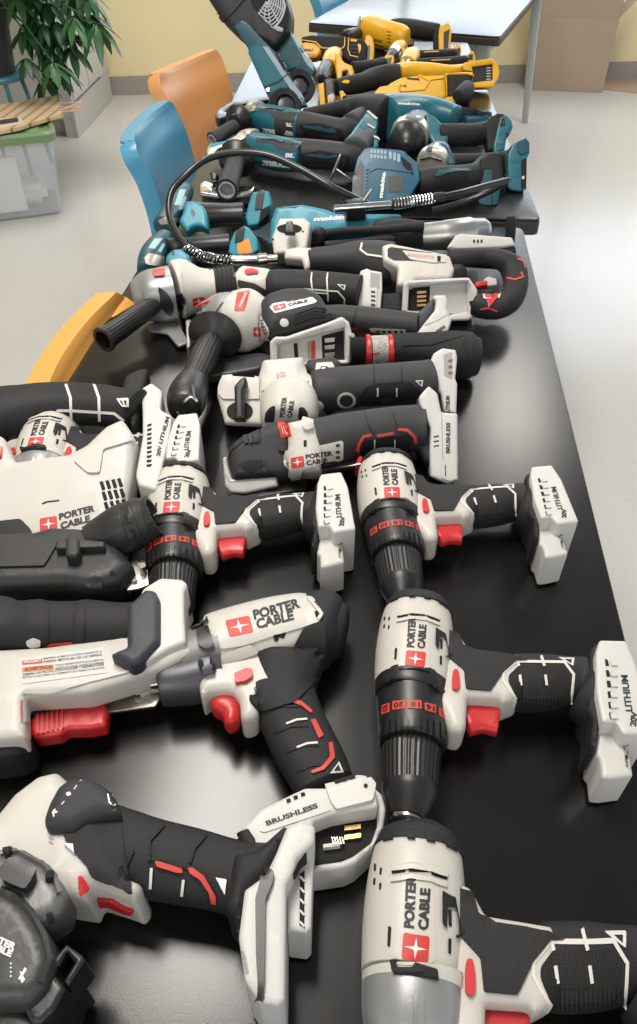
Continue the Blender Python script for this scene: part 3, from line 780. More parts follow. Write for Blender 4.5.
for p, s in (([(88,664),(132,650),(131,698),(85,716)],'22'),([(146,642),(216,635),(212,680),(144,688)],'20'),([(228,634),(300,638),(302,682),(226,680)],'18'),([(316,648),(378,662),(376,706),(318,690)],'16'),([(392,672),(425,694),(428,742),(392,716)],'14')):
    b_ = deck('number_band', REDI, clu, p, th=.0006, lift=.0003, f=4, sink=0)
    (x1,y1),(x2,y2),(x3,y3),(x4,y4) = p
    text('number', BK, b_, s, (x2-10,y2+10), (x1+10,y1+10), (x3-10,y3-8), .03, parent=b_)
view(*B)
chk = loft('chuck_sleeve', BK, [(248,258,150),(247,285,158),(245,300,157),(243,380,153),(241,470,149)], ZD, k=1, sub=3, cap=(.0,.0), flutes=(34,.03))
chn = loft('chuck_nose', BK, [(247,240,140),(247,262,152)], ZD, k=1, sub=1, cap=(0,0), seg=48)
chn = loft('chuck_nose', BK, [(241,468,150),(240,500,149),(236,560,128),(230,620,104),(228,634,96)], ZD, k=1, sub=3, cap=(0,.1), seg=48)
jaw = loft('chuck_jaws', STL, [(228,625,92),(226,650,90),(224,662,78),(224,664,40)], ZD, k=1, sub=1, cap=(0,.1), seg=32)
for x0,y0,x1,y1 in ((270,490,268,570),(285,500,278,560),(375,540,345,612),(150,520,160,568)): line('nose_groove', DK, chn, [(x0,y0),(x1,y1)], w=6, th=.0003, lift=.0002, sink=0)
view(*A)
deck('red_side_button', RED, body, [(34,520),(46,500),(48,560),(38,575)], th=.004, f=3)
# copies of the drill
def px2(v, x, y): view(*v); return px((x, y))
FULL = (0,0,637,1024)
k0, k1 = px2(A,265,415), px2(Cc,515,66)
drill_upper = twin(drill, 'white drill, farthest of those lying nose to tail along the right edge', fit2(k0, k1, (391.8,492.4), (532.8,466), .07))
drill_left = twin(drill, 'white drill with red trigger between the black dust nozzle and the detail sander', fit2(k0, k1, (171.1,507.2), (322.2,473.5), .07))
# nearest driver at the lower right: same housing, silver nose
X = fit2(px2(A,265,415), px2(Cc,405,138), (415.5,938.9), (619.7,942.2), .06)
near = twin(drill, 'white driver with a plain silver grey nose at the lower right corner', X, group=None)
del near['group']
for ch in list(near.children):
    if ch.name.split('.')[0] in ('clutch_ring','clutch_lug','number_band','chuck_sleeve','chuck_nose','chuck_jaws','gearcase','gear_frame','gear_window_bar','screw_boss','nose_groove'):
        for g in list(ch.children):
            for h in list(g.children): bpy.data.objects.remove(h)
            bpy.data.objects.remove(g)
        bpy.data.objects.remove(ch)
view(340,800,520,1024)
def child_world(root, objs, X):
    "re-express meshes traced in place as children of a moved root"
    Xi = root.matrix_world.inverted()
    for o in objs:
        o.parent = root; o.location = (0,0,0)
        o.data.transform(Xi)
CUR[0] = None
nose = loft('silver_nose', SIL, [(263,655,180),(260,700,184),(258,800,178),(256,900,150),(254,960,110)], .036, k=1, n=2.1, sub=4, cap=(0,.2), seg=56, parent=None)
fring = loft('front_ring', WH, [(264,632,186),(264,640,187),(263,672,186)], .036, k=1, n=2.1, sub=2, cap=(.02,.02), seg=56, parent=None)
fcol = deck('front_collar', RB, fring, [(182,566),(262,572),(346,598),(350,652),(205,628),(180,600)], th=.004, f=8)
ridge = [deck('nose_ridge', SIL, nose, [(x,690),(x+22,692),(x+26,790),(x+2,800)], th=.0012, f=4) for x in (235,275)]
bpy.context.view_layer.update()
child_world(near, [nose,fring,fcol]+ridge, X)
near['category'] = 'impact driver'; near.name = 'impact_driver'; bpy.context.view_layer.update()

# ---------------------------------------------------------------- impact wrench
V1 = (130,580,350,760); V2 = (220,740,400,880); V0 = (140,570,400,870)
view(*V1)
t = thing('impact_wrench', 'white brushless impact wrench with red trigger and square drive, in the centre', 'impact wrench', W(400,330,0))
ZI = .036
sock = loft('square_drive', STL, [(6,310,20),(28,307,22),(30,306,17),(60,300,17),(62,300,24),(88,296,26)], ZI, n=4, sub=1, cap=(.1,0), seg=24)
line('drive_groove', DK, sock, [(14,290),(16,330)], w=4, th=.0004, sink=0)
nos = loft('gear_nose', DAL, [(82,302,52),(92,300,64),(130,296,69),(185,286,74),(240,270,80)], ZI, k=1, n=2, sub=3, cap=(.05,0), seg=44)
nos2 = loft('gear_neck', GCM, [(150,245,84),(200,225,92),(262,212,98)], ZI, k=.95, n=2.1, sub=3, cap=(.2,0), seg=44)
bw = loft('motor_housing', WH, [(228,205,92),(250,200,100),(330,180,104),(420,160,106),(500,146,104),(530,140,98)], ZI, k=.92, n=2.4, sub=4, cap=(.05,0), seg=48)
tail = loft('tail_cover', RB, [(500,150,96),(530,146,105),(565,144,110),(590,146,100),(602,148,80)], ZI, k=.92, n=2.4, sub=4, cap=(0,.3), seg=48)
hs = slab('trigger_housing', WH, [(215,290),(300,240),(440,200),(470,260),(430,330),(375,380),(376,420),(345,436),(324,430),(322,380),(300,350),(230,355),(214,375),(204,335)], z=ZI+.021, th=.042, R=.009, f=14)
tr = slab('trigger', RED, [(233,362),(262,342),(300,346),(322,366),(324,405),(308,430),(288,436),(272,424),(272,408),(262,396),(238,386)], z=ZI+.012, th=.026, R=.009, f=12)
view(*V0)
gr = loft('grip', RB, [(355,235,95),(352,300,80),(372,365,78),(402,430,79),(430,480,77),(452,530,74)], ZI, k=.72, n=2.3, sub=5, cap=(.2,.1), seg=40)
view(*V1)
deck('rubber_overmould', RB, [bw,tail,hs,gr], [(598,110),(540,122),(500,142),(468,205),(430,272),(362,300),(368,328),(344,338),(348,356),(372,384),(480,350),(540,290),(604,220)], th=.003, f=8, g=14)
pn = deck('label_panel', WH, [bw,tail], [(240,100),(300,84),(320,92),(505,44),(530,48),(562,100),(548,120),(500,136),(420,160),(330,190),(262,200)], th=.0022, f=8, g=16)
H_ = [bw,pn,tail]
logo(H_, (288,165),(358,150),(275,117))
text('brand_lettering', GPR if False else TXT, H_, 'PORTER', (360,116),(494,80),(354,88), .06)
text('brand_lettering', TXT, H_, 'CABLE', (368,143),(476,116),(363,114), .06)
deck('side_slot', DK, H_, [(415,160),(452,152),(446,170),(432,166),(428,178),(418,178)], th=.0004, lift=.0003, f=2, sink=0)
deck('tail_slot', DK, H_, [(532,62),(542,58),(552,78),(540,82)], th=.0004, lift=.0003, f=2, sink=0); deck('tail_slot', DK, H_, [(534,90),(548,88),(550,104),(538,108)], th=.0004, lift=.0003, f=2, sink=0)
line('panel_rim', WH, H_, [(515,48),(555,96),(545,112)], w=9, th=.0025)
deck('raised_rib', WH, [bw], [(262,215),(350,186),(374,212),(266,252)], th=.005, f=8)
deck('front_bracket', BK, [bw,nos2], [(190,140),(225,128),(245,190),(222,200),(196,186)], th=.006, f=6)
deck('front_bracket', BK, [bw,nos2], [(168,122),(222,104),(228,118),(174,138)], th=.005, f=3)
deck('front_bracket', DAL, [bw,nos2,nos], [(200,232),(256,214),(270,262),(214,276)], th=.006, f=5)
deck('screw', DK, [bw,nos2,nos], [(196,230),(212,230),(212,248),(196,248)], th=.008, f=7)
deck('direction_button', RED, [hs,bw], [(302,278),(340,262),(356,266),(356,286),(336,300),(306,304)], th=.005, f=6)
text('embossed_word', BK, [hs,gr,bw,tail], 'BRUSHLESS', (362,328),(470,300),(358,312), .04)
view(*V0)
for p in ([(334,326),(342,316),(372,312),(398,322),(424,344),(418,350),(396,332),(370,322),(338,330)],[(418,366),(430,364),(450,404),(438,412)],[(462,422),(472,420),(478,458),(452,488),(422,498),(418,492),(446,480),(466,456)]): deck('red_inlay', REDI, gr, p, th=.002, f=3)
for p in ([(358,376),(384,366),(410,364)],[(384,434),(410,424),(436,422)]): line('inlay_tick', WLN, gr, p, w=5, th=.0016)
for k in range(4):
    y = 345+k*48; line('grip_band', RD, gr, [(300+k*28,y+6),(345+k*26,y-12),(390+k*24,y-12)], w=5, th=.0012)
deck('vent_triangle', WLN, gr, [(488,468),(500,496),(466,498)], th=.001, f=2, holes=[[(486,476),(493,492),(474,493)]])
view(*V2)
fm = slab('battery_mount', WH2, [(68,318),(100,286),(140,242),(300,166),(372,166),(480,122),(512,124),(548,152),(560,236),(400,262),(330,288),(336,340),(200,420),(110,400),(72,345)], z=.060, th=.056, R=.004, f=10)
rc = slab('contact_bay', DK, [(330,300),(400,268),(560,240),(570,300),(545,375),(480,415),(330,450)], z=.038, th=.03, R=.001, f=4)
fr = slab('mount_rail', WH2, [(545,165),(575,190),(588,240),(578,310),(545,372),(480,432),(440,450),(330,466),(328,440),(430,425),(470,408),(535,360),(556,300),(556,236)], z=.044, th=.040, R=.004, f=6)
deck('latch_housing', WH2, fm, [(372,168),(480,126),(512,128),(545,160),(540,220),(410,250),(392,225)], th=.004, f=8)
deck('latch_slot', DK, fm, [(405,160),(478,134),(482,144),(410,168)], th=.0006, lift=.0042, f=2, sink=0)
deck('screw_hole', DK, fm, [(508,164),(522,164),(522,178),(508,178)], th=.0006, lift=.0042, f=7, sink=0)
pl_ = deck('word_panel', WH2, fm, [(135,292),(340,210),(385,222),(392,250),(160,328),(140,325)], th=.001, f=6)
text('brushless_lettering', TXT, [fm,pl_], 'BRUSHLESS', (166,305),(348,240),(160,288), .05)
for x, y in ((234,212),(259,201),(285,190)): deck('vent_hole', DK, fm, [(x,y),(x+14,y-5),(x+18,y+7),(x+3,y+12)], th=.0004, lift=.0003, f=2, sink=0)
deck('rubber_bumper', RB, fm, [(70,330),(100,318),(125,355),(130,385),(75,370)], th=.003, f=6)
for k, (x, y) in enumerate(((440,280),(440,312),(440,344))): deck('brass_contact', GLD, rc, [(x,y),(x+58,y-8),(x+58,y+8),(x,y+16)], th=.004, f=1)
deck('contact_post', WH2, rc, [(365,380),(425,372),(425,384),(365,392)], th=.006, f=2)
for k in range(5): line('spring_turn', STL, rc, [(395+k*9,358),(402+k*9,382)], w=4, th=.008)

# ---------------------------------------------------------------- cut-off tool, lower left
V3 = (0,770,180,1024); V4 = (130,780,330,1010)
view(*V3)
t = thing('cut_off_tool', 'grinder with black wheel guard at the lower left corner', 'grinder', W(350,350,0))
ZG = .050
hb = slab('motor_housing', WH, [(-60,330),(-10,255),(80,140),(165,75),(230,60),(330,150),(420,260),(470,430),(520,448),(522,480),(495,512),(470,500),(350,462),(335,505),(262,495),(200,480),(-60,520)], z=.076, th=.070, R=.014, f=16)
hd = slab('gear_collar', GCM, [(-60,300),(20,280),(62,276),(150,325),(205,370),(232,430),(215,495),(170,530),(100,560),(-60,560)], z=.084, th=.05, R=.012, f=20, mid=False)
view(*V4)
gp = loft('grip', RB, [(-150,178,112),(-120,190,118),(-27,224,121),(60,247,116),(195,275,111),(300,300,106),(365,318,112),(400,328,120)], ZG, k=.78, n=2.3, sub=5, cap=(.2,.05), seg=44)
cl = slab('mount_collar', RB, [(330,225),(395,215),(440,178),(492,132),(512,150),(450,290),(380,350),(352,492),(336,478),(332,430),(300,400)], z=.082, th=.074, R=.010, f=12, mid=False)
mt = slab('battery_mount', WH2, [(497,150),(545,124),(590,146),(586,196),(560,222),(532,245),(515,300),(496,335),(492,700),(472,718),(412,706),(366,640),(345,500),(364,348),(430,300),(462,236)], z=.090, th=.085, R=.004, f=8)
rl = slab('mount_rail', WH2, [(565,190),(588,175),(576,470),(560,486),(500,478),(496,350),(520,300)], z=.066, th=.06, R=.003, f=5)
deck('rail_recess', DK, rl, [(541,300),(556,290),(555,465),(540,465)], th=.0005, lift=.0003, f=2, sink=0)
for k in range(5): line('rail_rib', WH2, rl, [(541,310+k*36),(555,325+k*36)], w=6, th=.002, lift=.0005)
deck('side_recess', DK, mt, [(535,262),(560,228),(562,262),(520,318),(518,300)], th=.0005, lift=.0003, f=3, sink=0)
deck('black_bumper', BK, mt, [(432,292),(446,286),(460,300),(456,330),(432,390),(430,560),(428,700),(410,700),(402,560),(400,385),(412,340)], th=.005, f=6, g=18)
for k in range(3): line('vent_slit', GPR, mt, [(358+k*4,545+k*20),(368+k*4,572+k*22)], w=7, th=.0005)
for p in ([(78,258),(90,258),(165,282),(168,296),(150,296),(85,276)],[(184,280),(198,278),(235,305),(272,370),(274,398),(258,396),(250,360),(222,318),(190,298)]): deck('red_inlay', REDI, gp, p, th=.003, f=4)
for p in ([(68,280),(64,348)],[(170,318),(164,372)]): line('inlay_tick', WLN, gp, p, w=9, th=.003)
for p in ([(110,140),(62,190),(60,260)],[(245,170),(205,215),(190,262)],[(10,225),(-20,285),(-20,345)]): line('grip_groove', RD, gp, p, w=9, th=.0025)
line('grip_groove', RD, gp, [(60,250),(180,282),(230,330),(255,400)], w=6, th=.0018)
deck('white_triangle', WPR, gp, [(272,310),(308,316),(302,368)], th=.0022, f=4)
view(*V3)
dk = slab('gearbox_cover', DAL if False else GY, [(146,168),(165,110),(200,46),(240,18),(300,14),(370,46),(412,104),(424,150),(372,152),(300,170),(255,204),(160,206)], z=.088, th=.05, R=.010, f=16, mid=False)
deck('rubber_shoulder', RB, [hb,gp], [(160,204),(255,204),(300,172),(425,150),(440,300),(470,440),(320,375),(310,345),(250,280),(240,262),(215,212)], th=.003, f=8, g=14)
rim = deck('lock_ring', STL, dk, [(376,82),(398,78),(412,94),(414,122),(400,134),(382,120)], th=.0012, f=12, holes=[[(382,88),(397,84),(407,97),(408,120),(398,127),(387,115)]])
text('direction_mark', WPR, dk, 'R', (190,168),(206,146),(204,166) if False else (184,150), .06)
text('direction_mark', WPR, dk, 'F', (282,42),(298,34),(278,30), .04)
for p in ([(218,122),(228,110)],[(262,68),(272,54)]): line('direction_mark', WPR, dk, p, w=3, th=.0003)
deck('direction_mark', WPR, dk, [(232,82),(248,76),(254,88),(238,94)], th=.0003, lift=.0002, f=6, sink=0)
for k in range(3): deck('vent_hole', GPR, hb, [(170,220+k*16),(186,222+k*16),(192,232+k*16),(178,230+k*16)], th=.0004, lift=.0003, f=2, sink=0)
deck('vent_triangle', WPR, [hb,gp], [(228,266),(262,268),(266,300)], th=.004, f=2)
deck('red_lock_button', RED, hb, [(276,380),(290,376),(306,396),(308,420),(296,440),(280,432)], th=.003, f=6)
deck('trigger', RED, hb, [(345,450),(400,455),(440,480),(474,492),(474,504),(440,496),(390,474),(352,476)], th=.003, f=5)
deck('spindle_button', BK, [hd,hb], [(8,370),(40,330),(90,345),(132,372),(128,400),(100,440),(50,420),(12,400)], th=.010, f=12)
ccl = line('collar_rim', GCM, [hd,hb], [(0,296),(60,292),(145,338),(190,385),(205,440)], w=14, th=.003)
for x, y in ((28,304),(172,388),(176,516)): deck('screw', DK, [hd,hb], [(x-12,y-11),(x+12,y-11),(x+12,y+12),(x-12,y+12)], th=.006, f=11)
GDM = mat('worn_black_guard', (.035,.036,.034), .42, bump=.3, bscale=150)
gd = slab('wheel_guard', GDM, [(-90,400),(0,405),(60,430),(120,500),(168,580),(190,670),(160,760),(90,830),(-90,830)], z=.090, th=.045, R=.012, f=30, mid=False)
line('guard_rim', GDM, gd, [(0,425),(50,445),(105,510),(150,590),(170,670),(140,750)], w=16, th=.003)
text('guard_lettering', WPR, gd, 'PORTER', (-70,588),(50,640),(-58,564), .08)
text('guard_lettering', WPR, gd, 'CABLE', (-60,622),(38,664),(-50,598), .08)
for k in range(4): deck('guard_dot', WPR, gd, [(36,682+k*15),(42,682+k*15),(42,688+k*15),(36,688+k*15)], th=.0004, lift=.0002, f=2, sink=0)
deck('spark_symbol', WPR, gd, [(88,698),(96,706),(82,728),(90,742),(78,756),(72,740),(64,742),(74,722),(70,712),(80,716)], th=.0004, lift=.0002, f=0, sink=0)
sh = slab('guard_skirt', GDM, [(-90,760),(0,770),(60,830),(130,880),(180,960),(-90,960)], z=.070, th=.06, R=.006, f=8)
slab('depth_shoe', BK, [(72,828),(180,702),(232,770),(190,850),(140,900),(110,900)], z=.078, th=.05, R=.004, f=4)
slab('depth_shoe', BK, [(180,702),(190,660),(232,614),(292,655),(298,675),(240,762),(222,745),(262,680),(236,642),(210,690)], z=.080, th=.035, R=.003, f=4)
slab('depth_knob', BK, [(240,770),(270,735),(302,765),(290,790),(268,800),(262,830),(240,880),(200,860),(190,835)], z=.045, th=.04, R=.006, f=6)

hid = twin(near, 'white silver nosed driver glimpsed through the D handle of the big saw', fit2(k0, k1, (48,441), (171,417), .066) @ X.inverted())
hid['category'] = 'impact driver'
# ---------------------------------------------------------------- saw with the red lever, left edge
V5 = (0,580,130,780); V5b = (0,560,240,780)
view(*V5b)
t = thing('reciprocating_saw', 'white saw with red shoe lever and warning sticker at the left edge', 'saw', W(150,320,0))
sp = slab('steel_shoe', STL if False else mat('brushed_shoe_steel', (.55,.53,.49), .35, 1), [(60,330),(430,270),(424,372),(412,388),(280,405),(90,412),(60,420)], z=.026, th=.003, R=.001, f=6)
hb = slab('saw_body', WH, [(-60,235),(120,225),(300,200),(425,100),(488,135),(495,212),(515,238),(440,275),(330,316),(230,346),(60,356),(62,466),(-60,476)], z=.066, th=.034, R=.008, f=8, mid=False)
eb = slab('rear_mount', WH2, [(378,74),(425,45),(485,49),(498,62),(488,82),(488,135),(493,215),(445,235),(400,262),(350,288),(352,150)], z=.074, th=.058, R=.004, f=8)
gp = loft('grip', RB, [(-60,176,80),(0,174,76),(40,176,66),(100,175,69),(130,174,63),(200,173,62),(225,172,65),(300,172,58),(345,170,56),(385,168,60)], .060, k=.8, n=2.3, sub=4, cap=(.1,.1), seg=40)
rb = slab('rubber_shroud', mat('slate_rubber', (.030,.031,.042), .55, bump=.2, bscale=1200), [(335,118),(385,72),(412,76),(424,100),(424,212),(372,266),(345,276),(290,244),(335,226)], z=.082, th=.03, R=.007, f=8, mid=False)
for x in (130,225): line('grip_groove', RD, gp, [(x,112),(x-4,235)], w=5, th=.0015)
for p in ([(68,216),(88,206),(108,214),(106,232),(84,236),(72,230)],[(334,208),(345,202),(355,208),(350,218),(338,220)]): deck('white_inset', WLN, gp, p, th=.0015, f=5)
deck('red_inlay', REDI, gp, [(110,238),(135,222),(192,218),(186,228),(150,236)], th=.002, f=2); deck('red_inlay', REDI, gp, [(262,222),(318,214),(324,224),(280,228)], th=.002, f=2)
lab = deck('warning_sticker', mat('pale_sticker', (.56,.55,.52), .5), hb, [(50,262),(275,232),(285,300),(60,330)], th=.0004, lift=.0003, f=2, sink=0)
deck('warning_band', LOGO, lab, [(58,267),(112,262),(113,273),(59,278)], th=.0003, lift=.0002, f=1, parent=lab, sink=0)
deck('warning_band', ORG, lab, [(58,286),(142,277),(143,289),(59,298)], th=.0003, lift=.0002, f=1, parent=lab, sink=0)
text('warning_text', WPR, lab, 'PELIGRO', (64,276),(110,271),(63,269), .02, parent=lab, lift=.0006)
text('warning_text', BK, lab, 'ADVERTENCIA', (66,296),(140,288),(65,287), .02, parent=lab, lift=.0006)
for i, (s_, a, b_, y) in enumerate((('MANTENGA LAS MANOS Y EL CUERPO ALEJADOS DE LAS',116,272,266),('PIEZAS MOVILES DE LA SIERRA',116,272,274),('PARA EL MANEJO SEGURO LEA EL MANUAL',148,276,284),('INSTRUCCIONES ANTES DE OPERAR',148,276,292),('SIEMPRE USE PROTECCION OCULAR Y RESPIRATORIA',60,276,308),('RETIRE LA BATERIA AL CAMBIAR LAS HOJAS O AJUSTAR',60,278,317))):
    text('warning_text', TXT, lab, s_, (a,y),(b_,y-(b_-a)*.125),(a,y-6), .01, parent=lab)
side = deck('side_sticker', mat('pale_sticker', (.56,.55,.52), .5), hb, [(50,362),(78,358),(78,430),(52,432)], th=.0004, lift=.0003, f=1, sink=0)
text('warning_text', LOGO, side, 'WARNING', (62,430),(60,372),(54,430), .02, parent=side)
for k in range(3): line('vent_slit', GPR, [hb], [(388+k*12,262-k*4),(396+k*12,272-k*4)], w=6, th=.0004)
line('body_seam', WH, [hb], [(60,350),(130,352),(330,300),(420,262)], w=5, th=.002)
loft('lever_shaft', BK, [(243,335,14),(243,385,13)], .028, sub=1, cap=(0,0)); 
lv = slab('shoe_lever', RED, [(76,425),(92,404),(115,400),(150,394),(275,374),(286,390),(280,438),(240,446),(176,448),(160,462),(92,471),(76,455)], z=.036, th=.016, R=.005, f=8)
for k in range(6): line('lever_rib', RED, lv, [(100+k*13,404-k),(102+k*13,462-k*3)], w=6, th=.0018)
slab('front_bumper', RB, [(-60,466),(0,468),(72,474),(94,494),(92,520),(62,545),(0,556),(-60,556)], z=.05, th=.046, R=.008, f=8)
line('red_accent', RED, [hb], [(20,540),(60,528)], w=6, th=.001) if False else None
# ---------------------------------------------------------------- black dust nozzle tool
V6 = (0,480,190,610)
view(*V6)
t = thing('circular_saw', 'black tool with a ribbed round dust port in front of the D handle saw', 'saw', W(150,300,0))
CBK = mat('matt_black_cast_plastic', (.020,.020,.019), .5, bump=.35, bscale=250)
bd = slab('upper_guard', CBK, [(-60,165),(112,158),(170,140),(330,150),(400,215),(448,268),(415,300),(395,322),(300,352),(200,335),(-60,345)], z=.070, th=.05, R=.016, f=16, mid=False)
deck('top_cover', CBK, bd, [(-20,192),(175,200),(190,225),(150,292),(-20,296)], th=.003, f=6, g=14)
line('cover_seam', DK, bd, [(-10,212),(165,214),(185,226)], w=4, th=.0012)
pt = loft('dust_port', CBK, [(300,215,62),(345,196,74),(385,178,82),(410,168,86),(440,154,86),(455,148,80),(470,141,84),(495,130,76),(512,122,70),(520,118,72)], [.054,.056,.060,.063,.067,.069,.071,.075,.078,.079], k=1, n=2, sub=1, cap=(0,0), seg=48, hollow=(.82,.03))
for a in (398,440,468): line('port_band', CBK, pt, [(a-8,88+(440-a)*.4),(a+30,222-(a-398)*.35)], w=9, th=.002)
for x, y in ((415,120),(425,175),(478,95),(500,150)): deck('port_tab', CBK, pt, [(x,y),(x+22,y-8),(x+28,y+18),(x+8,y+24)], th=.003, f=3)
kn = slab('lever_knob', CBK, [(218,195),(232,184),(262,190),(266,240),(250,255),(218,250)], z=.085, th=.016, R=.004, f=6)
slab('lever_knob', CBK, [(186,203),(270,196),(350,205),(350,222),(262,226),(186,228)], z=.080, th=.01, R=.002, f=3)
deck('screw', DK, bd, [(368,306),(382,304),(384,316),(370,318)], th=.002, f=6)
deck('lock_tab', BK, bd, [(290,340),(315,322),(342,332),(340,360),(300,356)], th=.006, f=4)
tube('steel_rail', STL, [W(-40,352,.03), W(60,350,.03), W(160,350,.03), W(240,358,.03), W(320,372,.03), W(390,380,.03), W(440,376,.03)], .0030, sub=5, seg=12)
tube('steel_rail', STL, [W(-40,372,.022), W(80,366,.022), W(180,372,.022), W(260,385,.022), W(330,392,.022)], .0022, sub=5, seg=10)
br = slab('steel_bracket', mat('brushed_shoe_steel', (.55,.53,.49), .35, 1), [(422,285),(462,262),(470,300),(495,298),(500,350),(470,362),(425,370)], z=.045, th=.003, R=.0008, f=4)
deck('bolt', STL, br, [(440,330),(458,328),(462,345),(444,350)], th=.004, f=6); deck('bolt', STL, br, [(468,300),(488,296),(496,315),(476,324)], th=.012, f=7)
# ---------------------------------------------------------------- D handle saw
V7 = (0,370,220,580)
view(*V7)
t = thing('handle_saw', 'large white saw with a black D shaped handle at the left edge', 'saw', W(150,420,0))
pz_ = tilted(200,380,.060,20)
bd = slab('saw_body', WH, [(-60,205),(25,212),(48,268),(62,288),(150,272),(212,266),(262,240),(318,186),(366,164),(398,212),(392,330),(378,420),(360,560),(-60,600)], pl=pz_, th=.045, R=.010, f=12)
hd = loft('handle', RD, [(-60,150,84),(0,128,76),(60,118,72),(110,106,66),(150,100,62),(210,98,60),(290,102,58),(350,112,58),(395,122,66)], .060, k=.8, n=2.3, sub=5, cap=(.1,.1), seg=40)
deck('handle_cover', RB, hd, [(-10,70),(100,48),(200,40),(300,48),(380,66),(400,110),(350,150),(160,118),(120,170),(0,195)], th=.0015, f=10, g=16)
line('inlay_line', WLN, hd, [(128,166),(134,150),(168,118),(205,118),(330,126),(356,146),(350,158)], w=8, th=.003)
for x in (190,272): line('inlay_line', WLN, hd, [(x,40),(x+14,80),(x+16,150)], w=8, th=.003)
deck('vent_triangle', WLN, hd, [(336,82),(372,80),(374,108),(352,106)], th=.003, f=4, holes=[[(346,88),(352,88),(358,102),(354,102)],[(358,88),(366,88),(366,102),(362,102)]])
sh = slab('rear_shroud', RB, [(372,62),(410,44),(440,40),(420,120),(405,200),(395,215),(366,166),(350,150)], z=.066, th=.06, R=.008, f=10)
mt = slab('battery_mount', WH2, [(408,52),(438,34),(470,58),(464,112),(498,130),(488,200),(452,345),(400,330),(392,300),(412,190),(412,120)], z=.072, th=.068, R=.004, f=8)
text('voltage_lettering', TXT, mt, '20V', (464,252),(470,222),(452,249), .06)
text('voltage_lettering', TXT, mt, 'LITHIUM', (470,216),(492,138),(459,212), .05)
for k in range(10): deck('mount_slot', DK, mt, [(428-k*.5+k*0,158+k*13),(440,156+k*13),(438,162+k*13),(426,165+k*13)], th=.0004, lift=.0003, f=1, sink=0)
deck('trigger', RED, [hd,bd], [(34,238),(52,216),(80,206),(115,212),(110,238),(75,240),(45,256)], th=.004, f=5)
deck('lock_button', RED, [hd,bd], [(-10,226),(8,226),(6,256),(-10,258)], th=.004, f=3)
deck('raised_shoulder', WH, bd, [(212,262),(262,236),(320,184),(362,172),(385,206),(300,232),(290,300),(255,300)], th=.003, f=8)
for i in range(4):
    for j in range(3): deck('vent_slot', DK, bd, [(288+i*17+j*6,325-i*3+j*30),(298+i*17+j*6,322-i*3+j*30),(306+i*17+j*6,346-i*3+j*30),(296+i*17+j*6,350-i*3+j*30)], th=.0005, lift=.0003, f=2, sink=0)
pn = deck('label_panel', WH, bd, [(102,412),(270,352),(290,420),(300,470),(110,470)], th=.0012, f=6)
H_ = [bd,pn]
logo(H_, (116,470),(166,462),(114,430))
text('brand_lettering', TXT, H_, 'PORTER', (172,436),(276,410),(170,416), .07)
text('brand_lettering', TXT, H_, 'CABLE', (176,462),(262,440),(174,442), .07)
line('side_slot', DK, bd, [(122,388),(136,382),(172,378)], w=4, th=.0005)
deck('blade_window', BK, bd, [(-10,440),(60,432),(90,462),(105,500),(-10,500)], th=.002, f=8)
# ---------------------------------------------------------------- detail sander with big brand plate
U1 = (210,350,350,510); U2 = (320,340,470,500); U3 = (90,250,260,420); U4 = (220,255,360,380); U5 = (340,255,480,400); U6 = (370,205,540,330); U7 = (265,225,400,310)
def tri(host, a, b, c, m=None):
    m = m or WLN; g = (np.array(a)+b+c)/3
    deck('vent_triangle', m, host, [a,b,c], th=.001, f=2, holes=[[tuple(g+(np.array(q)-g)*.55) for q in (a,b,c)]])
view(*U2)
t = thing('detail_sander', 'grey bodied sander with red grip arcs and a large brand plate', 'sander', W(0,430,0))
gp = loft('grip', GY, [(-90,462,100),(-30,446,108),(40,430,104),(100,415,102),(200,397,98),(320,378,94),(400,372,94),(440,372,100)], .048, k=.9, n=2.2, sub=4, cap=(.2,.05), seg=44)
cl = slab('mount_collar', GY, [(405,270),(440,250),(475,300),(480,560),(440,530),(408,470)], pl=tilted(440,400,.052,35), th=.05, R=.010, f=10)
pm = tilted(520,400,.058,38)
mt = slab('battery_mount', WH2, [(420,240),(440,215),(462,192),(500,225),(516,305),(585,310),(588,598),(545,612),(470,580),(466,470),(470,372),(425,272)], pl=pm, th=.045, R=.004, f=8)
text('brushless_lettering', TXT, mt, 'BRUSHLESS', (552,482),(554,352),(534,480), .05)
for k in range(3): line('vent_slit', TXT, mt, [(482,412+k*20),(505,408+k*20)], w=6, th=.0004)
deck('latch', WH2, mt, [(515,520),(578,512),(580,590),(548,600),(515,585)], th=.002, f=4)
line('latch_slot', TXT, mt, [(532,532),(532,580)], w=4, th=.0025); line('mount_seam', GPR, mt, [(516,305),(522,515)], w=3, th=.0006)
for p in ([(152,470),(160,440),(182,405),(218,396),(220,408),(188,416),(170,448),(166,482)],[(240,402),(312,390),(314,402),(244,414)],[(330,374),(372,375),(410,410),(412,440),(400,440),(396,415),(368,388),(332,386)]): deck('red_inlay', REDI, gp, p, th=.002, f=3)
for x in (232,318): line('inlay_tick', WLN, gp, [(x,424),(x,468)], w=5, th=.002)
for x in (200,320): line('grip_groove', RD, gp, [(x-10,300),(x+5,360),(x+30,400)], w=5, th=.001)
deck('grip_pad', RD, gp, [(182,430),(232,420),(390,400),(396,445),(330,480),(170,490)], th=.0008, f=6)
rs = slab('red_slider', RED, [(150,522),(162,492),(180,486),(186,508),(172,526),(154,530)], z=.045, th=.02, R=.003, f=4)
tube('bent_wire', STL, [W(-60,562,.02), W(30,548,.03), W(120,536,.04), W(180,524,.045)], .0012, sub=4, seg=8)
view(*U1)
hd = slab('gear_head', GY, [(72,455),(92,415),(140,378),(215,345),(310,312),(345,318),(365,400),(372,560),(320,575),(100,588),(80,520)], pl=tilted(220,470,.056,35), th=.055, R=.016, f=18, mid=False)
